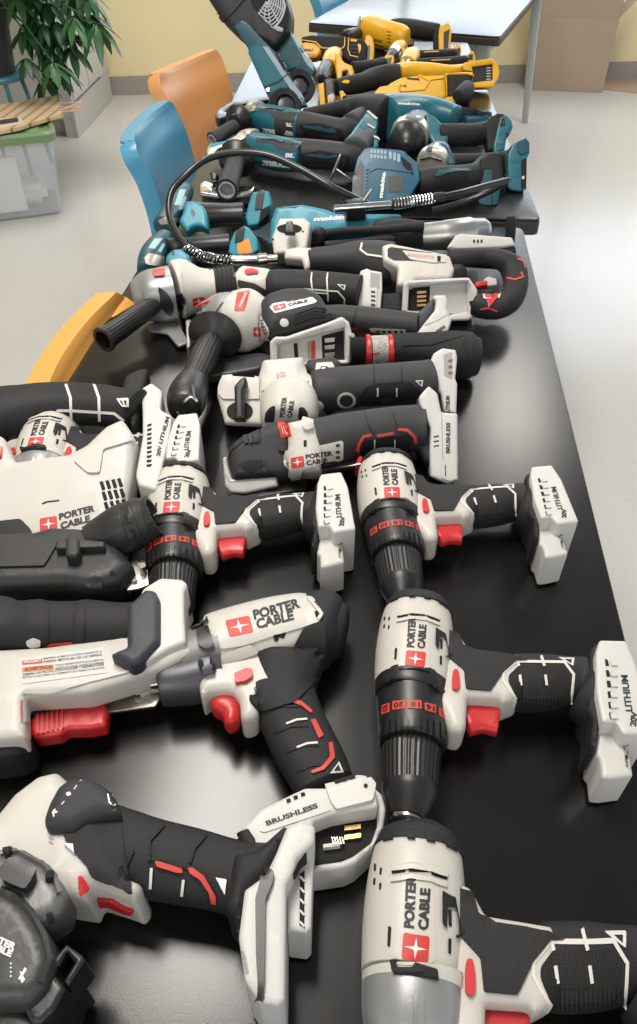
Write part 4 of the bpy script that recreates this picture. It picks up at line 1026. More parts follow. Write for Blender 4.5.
deck('hollow_guard', BK, hd, [(125,555),(128,520),(160,492),(245,485),(255,500),(255,540),(300,565),(290,575),(110,585)], th=.002, f=8)
deck('hollow_guard', DK, hd, [(145,545),(150,518),(172,505),(240,500),(242,540),(190,560)], th=.0005, lift=.0021, f=6, sink=0)
line('head_seam', RD, hd, [(80,495),(100,455),(160,410),(215,390),(222,425),(230,410),(225,345)], w=5, th=.001)
for k in range(3): deck('vent_rib', GY, hd, [(152+k*22,395-k*4),(170+k*22,390-k*4),(176+k*22,424-k*3),(160+k*22,430-k*3)], th=.003, f=3)
wp = slab('pad_carrier', WH2, [(55,490),(72,482),(80,530),(98,588),(300,575),(306,620),(160,655),(92,652),(66,622)], pl=tilted(170,590,.030,45), th=.022, R=.004, f=6)
line('carrier_seam', GPR, wp, [(66,560),(90,600),(300,588)], w=3, th=.0006)
sh = slab('sanding_pad', BK, [(82,650),(160,658),(310,620),(320,575),(440,560),(440,632),(300,655),(150,682),(90,672)], z=.018, th=.015, R=.003, f=6)
wc = slab('white_collar', WH, [(345,322),(420,306),(470,322),(498,400),(505,430),(500,545),(362,550),(345,460),(352,430)], pl=tilted(420,430,.072,35), th=.055, R=.012, f=10, mid=False)
H_ = [wc,gp,hd]
pn = deck('brand_plate', WH, H_, [(335,476),(350,462),(520,430),(598,412),(607,420),(606,500),(588,508),(560,505),(420,540),(412,575),(366,585),(356,545),(338,530)], th=.004, f=6, g=18)
Hp = [pn]
logo(Hp, (370,540),(430,530),(366,491))
text('brand_lettering', TXT, Hp, 'PORTER', (437,498),(560,480),(433,476), .07)
text('brand_lettering', TXT, Hp, 'CABLE', (440,526),(535,512),(437,504), .07)
deck('label_panel', LOGO, [hd,wc], [(306,330),(354,325),(372,392),(324,402)], th=.001, f=4)
for k in range(3): line('print_line', WPR, [hd,wc], [(322+k*10,345),(334+k*10,385)], w=2, th=.0012)
deck('side_slot', DK, [wc], [(426,412),(440,410),(440,440),(427,442)], th=.0006, lift=.0003, f=2, sink=0)
deck('raised_button', WH, wc, [(418,318),(438,310),(462,325),(462,365),(435,368),(418,350)], th=.005, f=10)
deck('collar_tab', GY, H_, [(302,408),(340,405),(345,465),(310,462)], th=.004, f=5)
for y in (430,460,485): deck('plate_slot', TXT, Hp, [(572,y),(590,y-3),(592,y+10),(574,y+12)], th=.0004, lift=.0003, f=2, sink=0)
# ---------------------------------------------------------------- oscillating multi tool
view(*U1)
t = thing('multi_tool', 'white cordless multi tool with a black lever, drum shaped body and switch plate', 'multi tool', W(300,260,0))
nb = slab('tool_clamp', WH, [(28,200),(40,130),(60,108),(205,118),(250,100),(250,300),(235,342),(65,335)], pl=tilted(140,230,.045,35), th=.055, R=.007, f=12, mid=False)
deck('clamp_bevel', WH, nb, [(42,160),(60,120),(105,118),(110,165),(130,190),(190,190),(205,125),(225,125),(225,225),(60,225),(40,200)], th=.003, f=6)
hole = deck('clamp_opening', DK, nb, [(136+60*math.cos(a),280+44*math.sin(a)) for a in [k*PI/10 for k in range(20)]], th=.0006, lift=.0003, f=0, sink=0)
lv = slab('clamp_lever', BK, [(108,162),(140,125),(162,118),(168,150),(152,185),(152,290),(160,312),(104,314),(112,290),(110,200)], pl=tilted(135,220,.060,35), th=.014, R=.004, f=8)
tri([nb], (215,98), (236,68), (244,102), WH)
by = slab('motor_housing', WH, [(225,180),(250,85),(432,70),(445,140),(555,205),(560,260),(520,300),(420,330),(240,320),(228,250)], pl=tilted(380,210,.055,32), th=.075, R=.014, f=16)
tp = deck('top_panel', WH, by, [(240,100),(280,85),(428,75),(450,140),(420,175),(290,172),(235,190)], th=.002, f=6)
lbx = deck('rating_label', mat('pale_sticker', (.56,.55,.52), .5), [by,tp], [(300,95),(395,82),(400,135),(303,140)], th=.0005, f=3)
for k in range(3): text('rating_text', GPR, lbx, ('20V MAX','LI-ION','TYPE 1')[k], (318,110+k*14),(342,108+k*14),(318,101+k*14), .02, parent=lbx)
deck('red_print', mat('faded_red_print', (.6,.3,.25), .6), lbx, [(302,108),(312,106),(314,138),(304,140)], th=.0004, lift=.0003, sink=0, f=1)
dr = loft('drum', WH, [(356,345,112),(358,325,128),(362,270,134),(364,235,126)], .046, k=1, n=2.2, sub=3, cap=(.1,.3), seg=48)
for p in ([(246,330),(252,285),(275,258),(298,252),(292,330)],[(402,318),(404,262),(425,258),(445,285),(446,320)]): deck('vent_screen', RB, dr, p, th=.0006, lift=.0003, f=10, sink=0)
pn = deck('label_band', WH, dr, [(296,335),(312,215),(408,222),(398,330)], th=.002, f=4)
text('brand_lettering', TXT, [pn], 'PORTER', (338,306),(352,214),(314,306), .07)
text('brand_lettering', TXT, [pn], 'CABLE', (372,308),(384,232),(350,308), .07)
line('housing_edge', WH, by, [(430,150),(470,180),(540,215),(548,235)], w=12, th=.003); deck('side_slot', DK, by, [(528,245),(552,242),(554,290),(530,295)], th=.0006, lift=.0003, f=4, sink=0)
gy = slab('switch_housing', GY, [(425,110),(450,72),(560,55),(605,88),(590,140),(560,205),(480,155)], pl=tilted(520,120,.066,30), th=.05, R=.010, f=12)
sp = deck('switch_plate', WH, gy, [(484,62),(556,58),(566,80),(545,132),(478,130),(478,110)], th=.003, f=6)
deck('switch', DK, sp, [(504,74),(536,74),(532,120),(500,120)], th=.0006, lift=.0004, f=4, sink=0, parent=sp)
for y in (78,102): deck('switch_mark', WPR, sp, [(508,y),(526,y),(524,y+12),(507,y+12)], th=.0008, lift=.0012, f=2, sink=0, parent=sp)
view(*U2)
gp = loft('grip', GY, [(-20,215,84),(40,210,92),(100,203,88),(160,196,84),(250,190,85),(350,182,84),(440,175,84),(475,172,86)], .048, k=.85, n=2.3, sub=4, cap=(.2,.05), seg=44)
deck('grip_pad', RD, gp, [(160,255),(195,200),(235,185),(380,175),(430,215),(425,250),(300,270),(180,285)], th=.0012, f=8)
for x in (228,345): line('grip_groove', RD, gp, [(x,105),(x+4,160),(x-2,185)], w=5, th=.0014)
for x in (245,326): line('inlay_tick', WLN, gp, [(x,204),(x,242)], w=6, th=.002)
tri([gp], (404,172), (438,170), (434,200))
rg = disc('ring_hook', WH, W(112,258,.070), (0.05,-.72,.70), .02, .004, 32, prof=[(0,.0062),(0,.0088),(.004,.0088),(.004,.0062)]) if False else deck('ring_hook', WH, [gp], [(112+40*math.cos(a),258+36*math.sin(a)) for a in [k*PI/12 for k in range(24)]], th=.003, f=0, holes=[[(112+29*math.cos(a),258+25*math.sin(a)) for a in [k*PI/10 for k in range(20)]]])
mt = slab('battery_mount', WH2, [(468,90),(482,55),(520,32),(578,40),(584,75),(575,165),(584,182),(580,312),(530,306),(514,230),(480,198),(472,140)], pl=tilted(525,170,.058,38), th=.04, R=.004, f=7)
deck('mount_opening', GPR, mt, [(525,62),(560,52),(560,165),(528,150)], th=.0005, lift=.0003, f=2, sink=0)
for k in range(3): line('contact', STL, mt, [(545,90+k*26),(562,84+k*26)], w=5, th=.003)
text('lithium_lettering', TXT, mt, 'LITHIUM', (552,308),(552,240),(534,305), .05)
# ---------------------------------------------------------------- dust bag
view(*U5)
FAB = mat('black_woven_fabric', (.012,.012,.014), .85, bump=.6, bscale=900)
t = thing('dust_bag', 'black cloth dust bag with red and speckled rings lying behind the multi tool', 'dust bag', W(350,440,0))
bg = loft('bag', FAB, [(235,432,64),(300,428,68),(380,436,78),(470,446,92),(545,455,100),(590,460,98),(612,462,84)], .038, k=.9, n=2.6, sub=4, cap=(0,.35), seg=44)
line('bag_seam', FAB, bg, [(280,410),(420,405),(560,362)], w=5, th=.002); line('bag_seam', FAB, bg, [(575,370),(560,400),(590,470),(585,540)], w=5, th=.002)
SPK, nt_, b_ = node_mat('speckled_grey_band', .6)
nn_ = noise(nt_, 900, 2); rr_ = ramp(nt_, nn_.outputs[0], [(.42,(.12,.11,.10)),(.55,(.55,.53,.50))]); nt_.links.new(rr_.outputs[0], b_.inputs['Base Color'])
bd = loft('speckled_band', SPK, [(140,436,67),(215,432,67)], .038, k=1, sub=1, cap=(0,0), seg=44)
for x in (126,226): loft('red_ring', RED, [(x-10,436,68),(x-6,436,73),(x+8,435,73),(x+12,435,68)], .038, k=1, sub=1, cap=(0,0), seg=44)
nk = loft('ribbed_neck', BK, [(50+i*5.5,436,58 if i % 2 else 64) for i in range(13)], .038, k=1, sub=1, cap=(.1,0), seg=36)
text('band_lettering', RED, [bd], 'E', (128,498),(175,494),(124,462), .12)
line('band_rule', RED, [bd], [(120,458),(180,446)], w=9, th=.001); line('band_rule', RED, [bd], [(120,500),(180,496)], w=9, th=.001)
# ---------------------------------------------------------------- upper grinder with side handle
view(*U3)
t = thing('angle_grinder', 'grinder whose hollow ribbed side handle points to the lower left', 'grinder', W(320,180,0), )
ZA = .050
gh = loft('gear_head', SIL, [(180,172,62),(215,168,84),(260,168,92),(310,162,94)], ZA, k=.9, n=2.6, sub=3, cap=(.3,.05), seg=40)
wb = loft('collar_housing', WH, [(322,150,100),(350,146,104),(385,146,88),(420,145,72),(470,142,64)], ZA, k=.9, n=2.4, sub=3, cap=(.02,.05), seg=40)
bm_ = loft('ribbed_barrel', GY, [(392+i*8,143-i*.8,60 if i % 2 else 66) for i in range(20)], ZA, k=.9, n=2.3, sub=1, cap=(0,0), seg=40)
wt = deck('top_saddle', WH, [bm_], [(535,98),(548,78),(637,62),(640,110),(600,118),(560,105)], th=.003, f=6)
view(*U4)
ws = loft('saddle_housing', WH, [(95,128,74),(140,136,76),(200,140,74),(228,142,66)], .050, k=.9, n=2.3, sub=3, cap=(.1,.1), seg=36)
gp = loft('grip', RB, [(215,150,66),(250,148,76),(330,150,78),(420,152,76),(520,160,76),(600,166,74),(635,170,74)], .050, k=.9, n=2.3, sub=4, cap=(.2,.05), seg=40)
deck('lower_cover', GY, [ws,bm_], [(80,112),(160,130),(210,160),(215,188),(120,180),(80,140)], th=.002, f=6)
for p in ([(418,78),(414,110),(422,175)],[(490,80),(486,110),(492,212)],[(366,166),(385,154),(536,166),(566,200),(566,226)],[(366,166),(418,170),(490,176)]): line('inlay_line', WLN, gp, p, w=7, th=.0016)
tri([gp], (532,132), (572,136), (566,162))
deck('red_slider', RED, [ws,bm_], [(108,72),(125,60),(150,60),(176,70),(170,82),(120,86)], th=.005, f=5)
view(*U7)
mt = slab('battery_mount', WH2, [(434,290),(450,215),(482,202),(500,212),(552,220),(554,300),(545,396),(435,384)], pl=tilted(495,300,.055,42), th=.035, R=.003, f=6)
deck('mount_opening', GPR, mt, [(498,225),(542,232),(540,300),(495,296)], th=.0005, lift=.0003, f=2, sink=0); deck('rail', WH2, mt, [(460,300),(530,300),(526,396),(458,390)], th=.004, f=4)
for k in range(4): deck('mount_slot', TXT, mt, [(500,315+k*20),(520,317+k*20),(520,326+k*20),(500,324+k*20)], th=.0004, lift=.0045, f=1, sink=0)
view(*U3)
deck('red_button', RED, gh, [(230,78),(245,70),(282,70),(278,94),(240,98)], th=.006, f=6)
logo([wb], (388,214),(432,206),(384,182))
deck('name_badge', LOGO, [wb,bm_], [(432,205),(460,200),(462,182),(430,184)], th=.0006, lift=.0002, f=2, sink=0)
tube('hex_key', RED, [W(398,214,.075), W(420,200,.08), W(450,192,.08)], .0022, sub=3, seg=8)
deck('side_bracket', BK, [gh,wb], [(322,170),(345,160),(358,190),(350,225),(328,222)], th=.005, f=5)
fl = disc('handle_flange', BK, W(262,192,.052), (W(40,345,.040)-W(262,192,.052)), .02, .01, 44, prof=[(-.002,.010),(-.002,.0285),(.002,.030),(.006,.026),(.012,.014),(.018,.0125)])
sh_ = loft('side_handle', BK, [(245,200,36),(225,214,34),(190,240,37),(150,268,39),(110,296,41),(80,316,42),(66,326,44),(56,333,50),(48,338,50)], [.052,.051,.050,.048,.046,.044,.043,.042,.042], k=1, n=2, sub=1, cap=(0,0), flutes=(22,.035), hollow=(.72,.03))
# guard bits under the heads
slab('guard_plate', SIL, [(215,280),(330,265),(345,300),(370,345),(330,360),(290,310),(220,300)], z=.012, th=.004, R=.001, f=12)
# ---------------------------------------------------------------- second grinder
t = thing('angle_grinder', 'grinder with a red label on its white collar, handle pointing forward', 'grinder', W(560,290,0))
ZB = .052
g2 = loft('gear_head', SIL, [(440,250,60),(480,250,84),(520,258,96),(545,262,98)], ZB, k=.9, n=2.4, sub=3, cap=(.3,.05), seg=40)
w2 = loft('collar_housing', WH, [(535,258,104),(560,262,112),(600,265,112),(637,268,92),(670,272,70),(720,290,60)], ZB, k=.9, n=2.2, sub=3, cap=(.02,.05), seg=44)
rl_ = deck('red_label', LOGO, w2, [(552,158),(600,150),(590,190),(578,228),(540,228),(545,190)], th=.0008, f=4)
text('label_lettering', WPR, rl_, 'WARNING', (566,215),(590,160),(556,213), .03, parent=rl_)
logo([w2], (612,325),(640,325),(612,290))
for p in ([(380,240),(470,195),(500,190),(455,250),(420,262)],[(500,160),(530,140),(545,150),(510,200)]): deck('cast_lug', SIL, g2, p, th=.004, f=5)
slab('guard_bracket', SIL, [(358,262),(378,258),(376,360),(362,366)], z=.04, th=.03, R=.002, f=4)
disc('handle_flange', BK, W(468,322,.056), (W(375,530,.056)-W(468,322,.056)), .02, .01, 48, prof=[(-.002,.012),(-.004,.040),(0,.042),(.006,.036),(.016,.016),(.024,.013)])
loft('side_handle', BK, [(455,345,46),(440,372,50),(425,402,52),(408,440,52),(392,475,50),(385,490,50)], .056, k=1, n=2, sub=2, cap=(0,.05), flutes=(16,.03))
cp_ = loft('handle_cap', BK, [(388,496,58),(372,530,68),(362,560,72),(356,588,66)], .056, k=1, n=2.3, sub=3, cap=(.1,.3), seg=36)
for p in ([(384,505),(390,545),(402,570)],[(345,580),(375,545),(400,560)],[(325,605),(350,628)]): line('clip_wire', CHR, [cp_], p, w=9, th=.004)
gd2 = slab('grinding_guard', DAL, [(430,440),(500,400),(640,380),(700,400),(640,440),(520,460),(440,470)], z=.02, th=.014, R=.004, f=20)
view(*U5)
gp = loft('grip', GY, [(-190,275,50),(-60,285,54),(0,285,56),(80,290,54),(180,300,54),(280,312,54),(350,320,54)], .050, k=.9, n=2.3, sub=4, cap=(.1,.05), seg=40)
ss_ = deck('vent_strip', WH2, gp, [(132,335),(150,332),(298,340),(298,362),(150,362)], th=.002, f=3)
for k in range(5): deck('vent_slot', DK, ss_, [(165+k*27,344),(180+k*27,345),(178+k*27,356),(166+k*27,355)], th=.0005, lift=.0003, f=1, sink=0)
deck('red_inlay', REDI, gp, [(50,332),(75,330),(118,376),(108,384),(70,342),(52,342)], th=.002, f=2)
line('grip_groove', RD, gp, [(75,240),(62,290),(60,330)], w=4, th=.0015)
cl = slab('mount_collar', mat('slate_rubber', (.030,.031,.042), .55), [(335,300),(350,265),(425,188),(440,200),(435,250),(350,362),(332,352)], pl=tilted(390,280,.060,40), th=.04, R=.006, f=8)
mt = slab('battery_mount', WH2, [(418,192),(435,180),(480,180),(490,205),(486,240),(500,272),(508,300),(492,344),(400,372),(340,366),(382,310),(432,248),(436,205)], pl=tilted(430,280,.066,40), th=.03, R=.004, f=6)
text('brushless_lettering', TXT, mt, 'BRUSHLESS', (372,395),(478,322),(365,378), .05) if False else text('brushless_lettering', TXT, mt, 'ESS', (444,356),(482,330),(436,344), .06)
line('mount_seam', GPR, mt, [(384,320),(440,300),(490,270)], w=3, th=.0006); line('mount_rib', WH2, mt, [(385,350),(395,356)], w=6, th=.001)
# ---------------------------------------------------------------- palm sander with open battery port
view(*U4)
t = thing('palm_sander', 'palm sander seen from its open battery port, grey top with brand plate', 'sander', W(400,430,0))
pf = tilted(410,420,.042,62,6)
fr = slab('battery_port_frame', WH2, [(226,396),(250,372),(300,372),(490,308),(556,282),(588,306),(604,372),(590,498),(400,510),(242,518),(228,480)], pl=pf, th=.05, R=.004, f=8, holes=[[(258,408),(462,355),(568,328),(574,480),(260,496)]])
bk = slab('port_back', WH2, [(250,396),(560,310),(580,320),(585,490),(250,505)], pl=Plane(pf.O-pf.n*.022, pf.n), th=.02, R=.0, f=4, mid=False)
deck('terminal_bay', DK, bk, [(462,368),(562,342),(566,482),(466,490)], th=.0006, lift=.0004, f=2, sink=0)
for y in (380,412,446): deck('terminal', STL, bk, [(475,y),(522,y-6),(520,y+14),(478,y+18)], th=.006, f=2)
deck('bay_slot', DK, bk, [(335,402),(352,400),(358,488),(342,490)], th=.001, lift=.0004, f=4, sink=0)
deck('red_mark', LOGO, bk, [(415,390),(434,388),(434,470),(415,474)], th=.0006, lift=.0004, f=1, sink=0); deck('grey_mark', GPR, bk, [(398,394),(412,392),(412,472),(400,474)], th=.0006, lift=.0004, f=1, sink=0)
line('frame_clip', WH2, fr, [(590,360),(600,365),(598,420)], w=12, th=.004)
dm = slab('top_dome', GY, [(176,250),(215,198),(300,172),(400,170),(462,205),(498,270),(545,292),(500,312),(260,372),(232,392),(196,345)], pl=tilted(350,280,.082,30), th=.055, R=.022, f=26)
pn = deck('brand_plate', WPR, dm, [(226,240),(240,222),(420,192),(442,212),(430,220),(250,266)], th=.0012, f=5)
logo([pn], (248,255),(304,240),(238,232), parent=pn)
text('brand_lettering', TXT, [pn], 'PORTER', (308,216),(402,196),(302,208), .08, parent=pn)
text('brand_lettering', TXT, [pn], 'CABLE', (312,234),(400,214),(308,222), .08, parent=pn)
for k in range(5): line('top_rib', GY, dm, [(340,270+k*13),(430,238+k*13),(478,246+k*11)], w=4, th=.0018)
deck('round_button', WPR, dm, [(292+20*math.cos(a),307+18*math.sin(a)) for a in [k*PI/8 for k in range(16)]], th=.002, f=0)
deck('side_vent', WH2, dm, [(172,290),(188,282),(222,340),(225,372),(205,372)], th=.002, f=8)
for k in range(5): line('side_vent_slit', TXT, dm, [(180+k*5,300+k*14),(198+k*6,296+k*14)], w=3, th=.0026)
# ---------------------------------------------------------------- reciprocating saw
view(*U7)
t = thing('reciprocating_saw', 'dark grey reciprocating saw with open white battery port and red trigger at the right', 'saw', W(480,200,0))
bt = slab('blade_boot', WH, [(90,112),(150,100),(215,102),(232,130),(210,200),(190,212),(172,165),(92,158)], pl=tilted(150,150,.07,40), th=.03, R=.006, f=6)
bo = loft('front_barrel', GY, [(205,165,50),(240,162,52),(300,160,56),(360,158,64),(440,160,80),(520,172,92),(600,180,92)], .060, k=.9, n=2.4, sub=4, cap=(.1,.1), seg=44)
line('panel_rim', WLN, bo, [(458,82),(450,115),(480,138),(560,150)], w=9, th=.002)
view(*U6)
bw = slab('motor_cover', WH, [(45,150),(75,140),(240,172),(300,188),(318,240),(300,272),(170,275),(160,300),(100,300),(104,235),(50,208)], pl=tilted(180,215,.085,35), th=.055, R=.006, f=8, mid=False)
deck('cover_window', GY, bw, [(66,165),(78,158),(235,180),(230,210),(90,208),(66,195)], th=.0006, lift=.0003, f=4, sink=0)
pn = deck('label_panel', WH, bw, [(120,172),(285,188),(285,215),(235,218),(150,205)], th=.002, f=4)
text('faded_lettering', mat('faded_red_print', (.6,.3,.25), .6), [pn], 'BRUSHLESS MOTOR', (140,192),(240,203),(142,180), .04, parent=pn)
for x in (252,): deck('side_slot', DK, [pn], [(x,190),(x+14,192),(x+12,212),(x,210)], th=.0006, lift=.0003, f=2, sink=0)
hn = loft('handle_loop', RB, [(300,205,40),(360,196,32),(430,192,30),(490,205,36),(530,232,44),(545,275,46),(540,325,46),(515,365,44),(470,385,42),(420,378,44),(395,372,40)], [.075,.080,.080,.078,.070,.062,.055,.05,.045,.045,.045], k=.9, n=2.3, sub=5, cap=(.1,.1), seg=36)
loft('handle_root', GY, [(290,215,44),(310,240,40),(330,262,36)], .06, k=.9, sub=3, cap=(.2,.2))
for p in ([(552,200),(575,208),(582,235)],[(510,272),(545,278),(575,268),(566,250)],[(412,392),(445,386),(478,400)]): line('red_inlay', REDI, hn, p, w=6, th=.0015)
tb = deck('lock_plate', WPR, hn, [(422,312),(440,304),(492,312),(486,348),(425,350)], th=.003, f=5)
deck('trigger_lock', RED, tb, [(430,316),(482,320),(476,340),(430,340)], th=.004, f=3, parent=tb)
slab('trigger', RED, [(392,296),(402,284),(440,282),(442,300),(400,308)], pl=tilted(420,295,.06,45), th=.02, R=.003, f=4)
slab('trigger_guard', WH, [(425,278),(445,266),(475,275),(478,300),(440,305)], pl=tilted(450,288,.055,45), th=.02, R=.003, f=4)
pf = tilted(265,350,.045,60)
fr = slab('battery_port_frame', WH2, [(118,400),(125,292),(148,282),(345,272),(372,272),(404,318),(404,402),(372,432),(290,436)], pl=pf, th=.04, R=.004, f=7, holes=[[(140,395),(146,305),(368,288),(366,400),(280,415)]])
bk = slab('port_back', WH2, [(130,400),(140,295),(372,280),(370,410)], pl=Plane(pf.O-pf.n*.018, pf.n), th=.02, R=.0, f=4, mid=False)
deck('terminal_bay', DK, bk, [(146,312),(225,304),(222,395),(144,398)], th=.0006, lift=.0004, f=2, sink=0)
for k in range(4): deck('brass_contact', GLD, bk, [(176,324+k*16),(210,322+k*16),(210,330+k*16),(176,333+k*16)], th=.004, f=1)
line('guard_slot', DK, fr, [(378,360),(384,380)], w=14, th=.0006)
for k in range(7): line('rail_rib', WH2, bk, [(240+k*18,402),(240+k*18,412)], w=5, th=.004)
slab('battery_floor', RB, [(0,330),(120,325),(120,400),(0,400)], pl=tilted(60,360,.035,45), th=.03, R=.006, f=6)
# tool behind: white mount and black finger
t = thing('impact_driver', 'dark tool behind the grey reciprocating saw, white battery mount on top', 'impact driver', W(430,140,0))
mt = slab('battery_mount', WH2, [(288,160),(322,112),(345,106),(532,120),(546,150),(500,158),(330,166)], pl=tilted(420,138,.075,50), th=.03, R=.004, f=5)
for k in range(3): deck('mount_slot', TXT, mt, [(386+k*14,130),(394+k*14,130),(393+k*14,142),(386+k*14,142)], th=.0004, lift=.0003, f=1, sink=0)
bs = slab('mount_base', RB, [(320,160),(500,156),(545,150),(552,175),(490,200),(340,190)], pl=tilted(430,175,.060,40), th=.05, R=.006, f=6)
loft('handle_tip', RB, [(522,150,18),(526,110,19),(528,70,18),(529,45,15)], [.03,.05,.07,.082], k=1, sub=4, cap=(.1,.3))
# ================================================================ teal tools on the middle table
M1=(200,95,300,205); M2=(285,90,395,210); M3=(380,95,540,215); D4=(130,170,280,280); G5=(260,180,400,260); G6=(330,180,520,260); FN=(205,0,335,115); D8=(290,15,400,110); D9=(390,15,510,110)
ZMIN[0] = TZ+.0016
def T(x, y, z, t=50, az=0): return tilted(x, y, z, t, az)
# ---- two drills at the lower left of the middle table
def impact(label, view_, ax, zx, grip, mount, neck, stripe, ring):
    view(*view_)
    t = thing('impact_driver', label, 'impact driver', W(*ax[1][:2], 0))
    hb = loft('motor_housing', TEALD, ax, zx, k=1, n=2.2, sub=3, cap=(.25,.1), seg=36)
    dk_ = loft('grip', BK, grip[0], grip[1], k=.85, n=2.3, sub=3, cap=(.2,.1), seg=32)
    nk = slab('neck', TEALL, neck[0], pl=T(*neck[1]), th=.03, R=.007, f=8, mid=False)
    mt = slab('battery_mount', TEALL, mount[0], pl=T(*mount[1]), th=.035, R=.004, f=6)
    deck('mount_pad', BK, mt, mount[2], th=.003, f=3); deck('mount_recess', mount[4] if len(mount) > 4 else DK, mt, mount[3], th=.001, f=3)
    for p in stripe: deck('label_stripe', mat('pale_teal_print', (.30,.50,.50), .45), hb, p, th=.0006, lift=.0003, f=3, sink=0)
    deck('neck_symbol', BK, nk, neck[2], th=.0006, lift=.0003, f=1, sink=0)
    for p, m in ring: deck('front_ring', m, hb, p, th=.003, f=4)
    return t
impact('teal driver lying left of the grease gun, its black grip pointing right', D4,
 [(238,88,34),(215,120,42),(190,165,46),(165,210,48),(142,240,44)], .042,
 ([(250,200,62),(320,195,52),(400,190,45),(480,188,46)],.042),
 ([(488,200),(500,150),(518,95),(560,82),(590,90),(602,140),(590,190),(540,232),(500,238)],(540,160,.055,52),[(540,90),(572,88),(560,165),(530,170)],[(555,170),(595,150),(588,230),(545,238)]),
 ([(228,132),(270,125),(312,152),(325,180),(330,250),(290,235),(262,240),(240,262),(205,212),(222,180)],(270,190,.072,40),[(262,165),(272,172),(278,185),(268,198),(258,182)]),
 [[(188,148),(212,82),(238,82),(214,150)],[(205,168),(232,110),(242,116),(222,170)]],
 [([(118,215),(150,198),(210,205),(222,222),(190,228),(130,232)],SBG)])
impact('small teal driver tucked behind the upper angle grinder, orange battery contact showing', D4,
 [(150,292,40),(125,325,50),(100,365,56),(84,400,52),(70,430,40)], .045,
 ([(170,350,58),(240,330,42),(330,318,36),(420,312,38)],.04),
 ([(416,352),(422,310),(442,262),(485,234),(505,245),(540,290),(545,340),(520,358),(440,366)],(480,310,.05,52),[(450,262),(488,242),(480,300),(445,310)],[(455,312),(505,290),(520,352),(460,358)],mat('orange_contact_block', (.75,.28,.04), .5)),
 ([(150,362),(175,335),(215,330),(250,360),(255,390),(200,400),(150,395)],(200,365,.078,40),[(176,340),(188,345),(190,360),(178,362)]),
 [[(78,330),(105,290),(140,290),(105,335)],[(118,345),(140,310),(150,316),(132,350)]],
 [([(60,372),(82,352),(150,368),(150,412),(70,400)],SBG),([(48,440),(60,420),(100,420),(118,442),(100,446)],BK)])
# ---- grease gun with coiled hose
view(*G5)
t = thing('grease_gun', 'teal grease gun with white pump block, silver barrel and a long arching black hose', 'grease gun', W(300,220,0))
by = slab('motor_housing', TEALL, [(40,290),(48,180),(70,118),(190,106),(300,128),(345,148),(640,150),(660,220),(500,232),(300,238),(240,300)], pl=T(330,200,.060,48), th=.07, R=.010, f=10, mid=False)
deck('dark_panel', BK, by, [(75,116),(175,108),(172,122),(78,126)], th=.001, f=2); deck('dark_panel', BK, by, [(270,118),(300,125),(390,122),(392,148),(345,146)], th=.001, f=2)
wh = slab('pump_block', WH, [(88,172),(200,170),(232,196),(212,310),(180,330),(62,335),(52,262),(74,205)], pl=T(140,250,.080,45), th=.05, R=.005, f=8)
deck('block_opening', DK, wh, [(134+57*math.cos(a),222+22*math.sin(a)) for a in [k*PI/10 for k in range(20)]], th=.0006, lift=.0003, f=0, sink=0)
slab('bleed_bolt', BK, [(110,240),(112,205),(122,185),(146,184),(156,205),(158,242)], pl=T(134,215,.102,45), th=.012, R=.003, f=4)
for x, y in ((196,234),(60,270)): deck('screw', DK, wh, [(x-4,y-4),(x+4,y-4),(x+4,y+4),(x-4,y+4)], th=.001, f=3)
text('maker_lettering', WPR, by, 'makita', (243,188),(400,178),(246,168), .08)
deck('trigger_housing', BK, [by,wh], [(232,300),(236,232),(255,218),(290,222),(305,250),(300,305)], th=.012, f=8)
pts = [(300,232),(330,224),(480,224),(640,214)]
for nm, m, P_, z_ in (('handle', RB, [(300,240,16),(380,232,16),(480,228,16),(600,222,18),(660,216,18),(740,210,24)], .085),('handle', RB, [(300,300,20),(420,290,20),(540,276,20),(700,262,24)], .05)):
    loft(nm, m, P_, z_, k=1, n=2.5, sub=3, cap=(.3,.1), seg=24)
deck('teal_inlay', TEALL, [by], [(405,218),(525,206),(525,212),(408,226)], th=.006, f=1)
tb = loft('coupler_tube', CHR, [(338,131,17),(400,127,17),(480,121,17),(640,109,17),(700,104,16)], .098, k=1, sub=1, cap=(.1,.1), seg=24)
cl = loft('tube_clamp', BK, [(390,138,40),(470,132,42)], .088, k=1, n=5, sub=1, cap=(.1,.1), seg=24)
tube('vent_lever', CHR, [W(470,92,.11), W(508,40,.13)], .0035, sub=1, seg=8)
view(*G6)
loft('end_housing', RB, [(150,170,30),(220,180,46),(270,190,50),(305,192,46)], .052, k=1, n=3, sub=3, cap=(.2,.1), seg=28)
br = loft('grease_barrel', mat('brushed_barrel_steel', (.60,.60,.58), .35, 1), [(300,192,44),(380,186,46),(384,186,48),(470,172,46),(478,170,40),(515,165,36),(528,163,26)], .048, k=1, sub=1, cap=(.05,.15), seg=40)
core = loft('spring_guard', BK, [(205,82,12),(345,62,12),(350,60,16),(382,57,16),(384,57,12)], .10, k=1, sub=1, cap=(0,.05), seg=20)
def coil(name, A_, B_, turns, R_, r, m=CHR):
    A_, B_ = np.array(A_), np.array(B_); a = (B_-A_)/np.linalg.norm(B_-A_); p = np.cross(a,(0,0,1.)); p /= np.linalg.norm(p); u = np.cross(p,a); n = turns*12
    return tube(name, m, [A_+(B_-A_)*i/n+(p*math.cos(2*PI*i/12)+u*math.sin(2*PI*i/12))*R_ for i in range(n+1)], r, sub=1, seg=6)
s1 = secs([(212,82,18),(345,62,18)], .10)
coil('hose_spring', s1[0][:3], s1[1][:3], 13, s1[0][3]*.92, .0016)
HSM = mat('black_hose_rubber', (.012,.012,.013), .28)
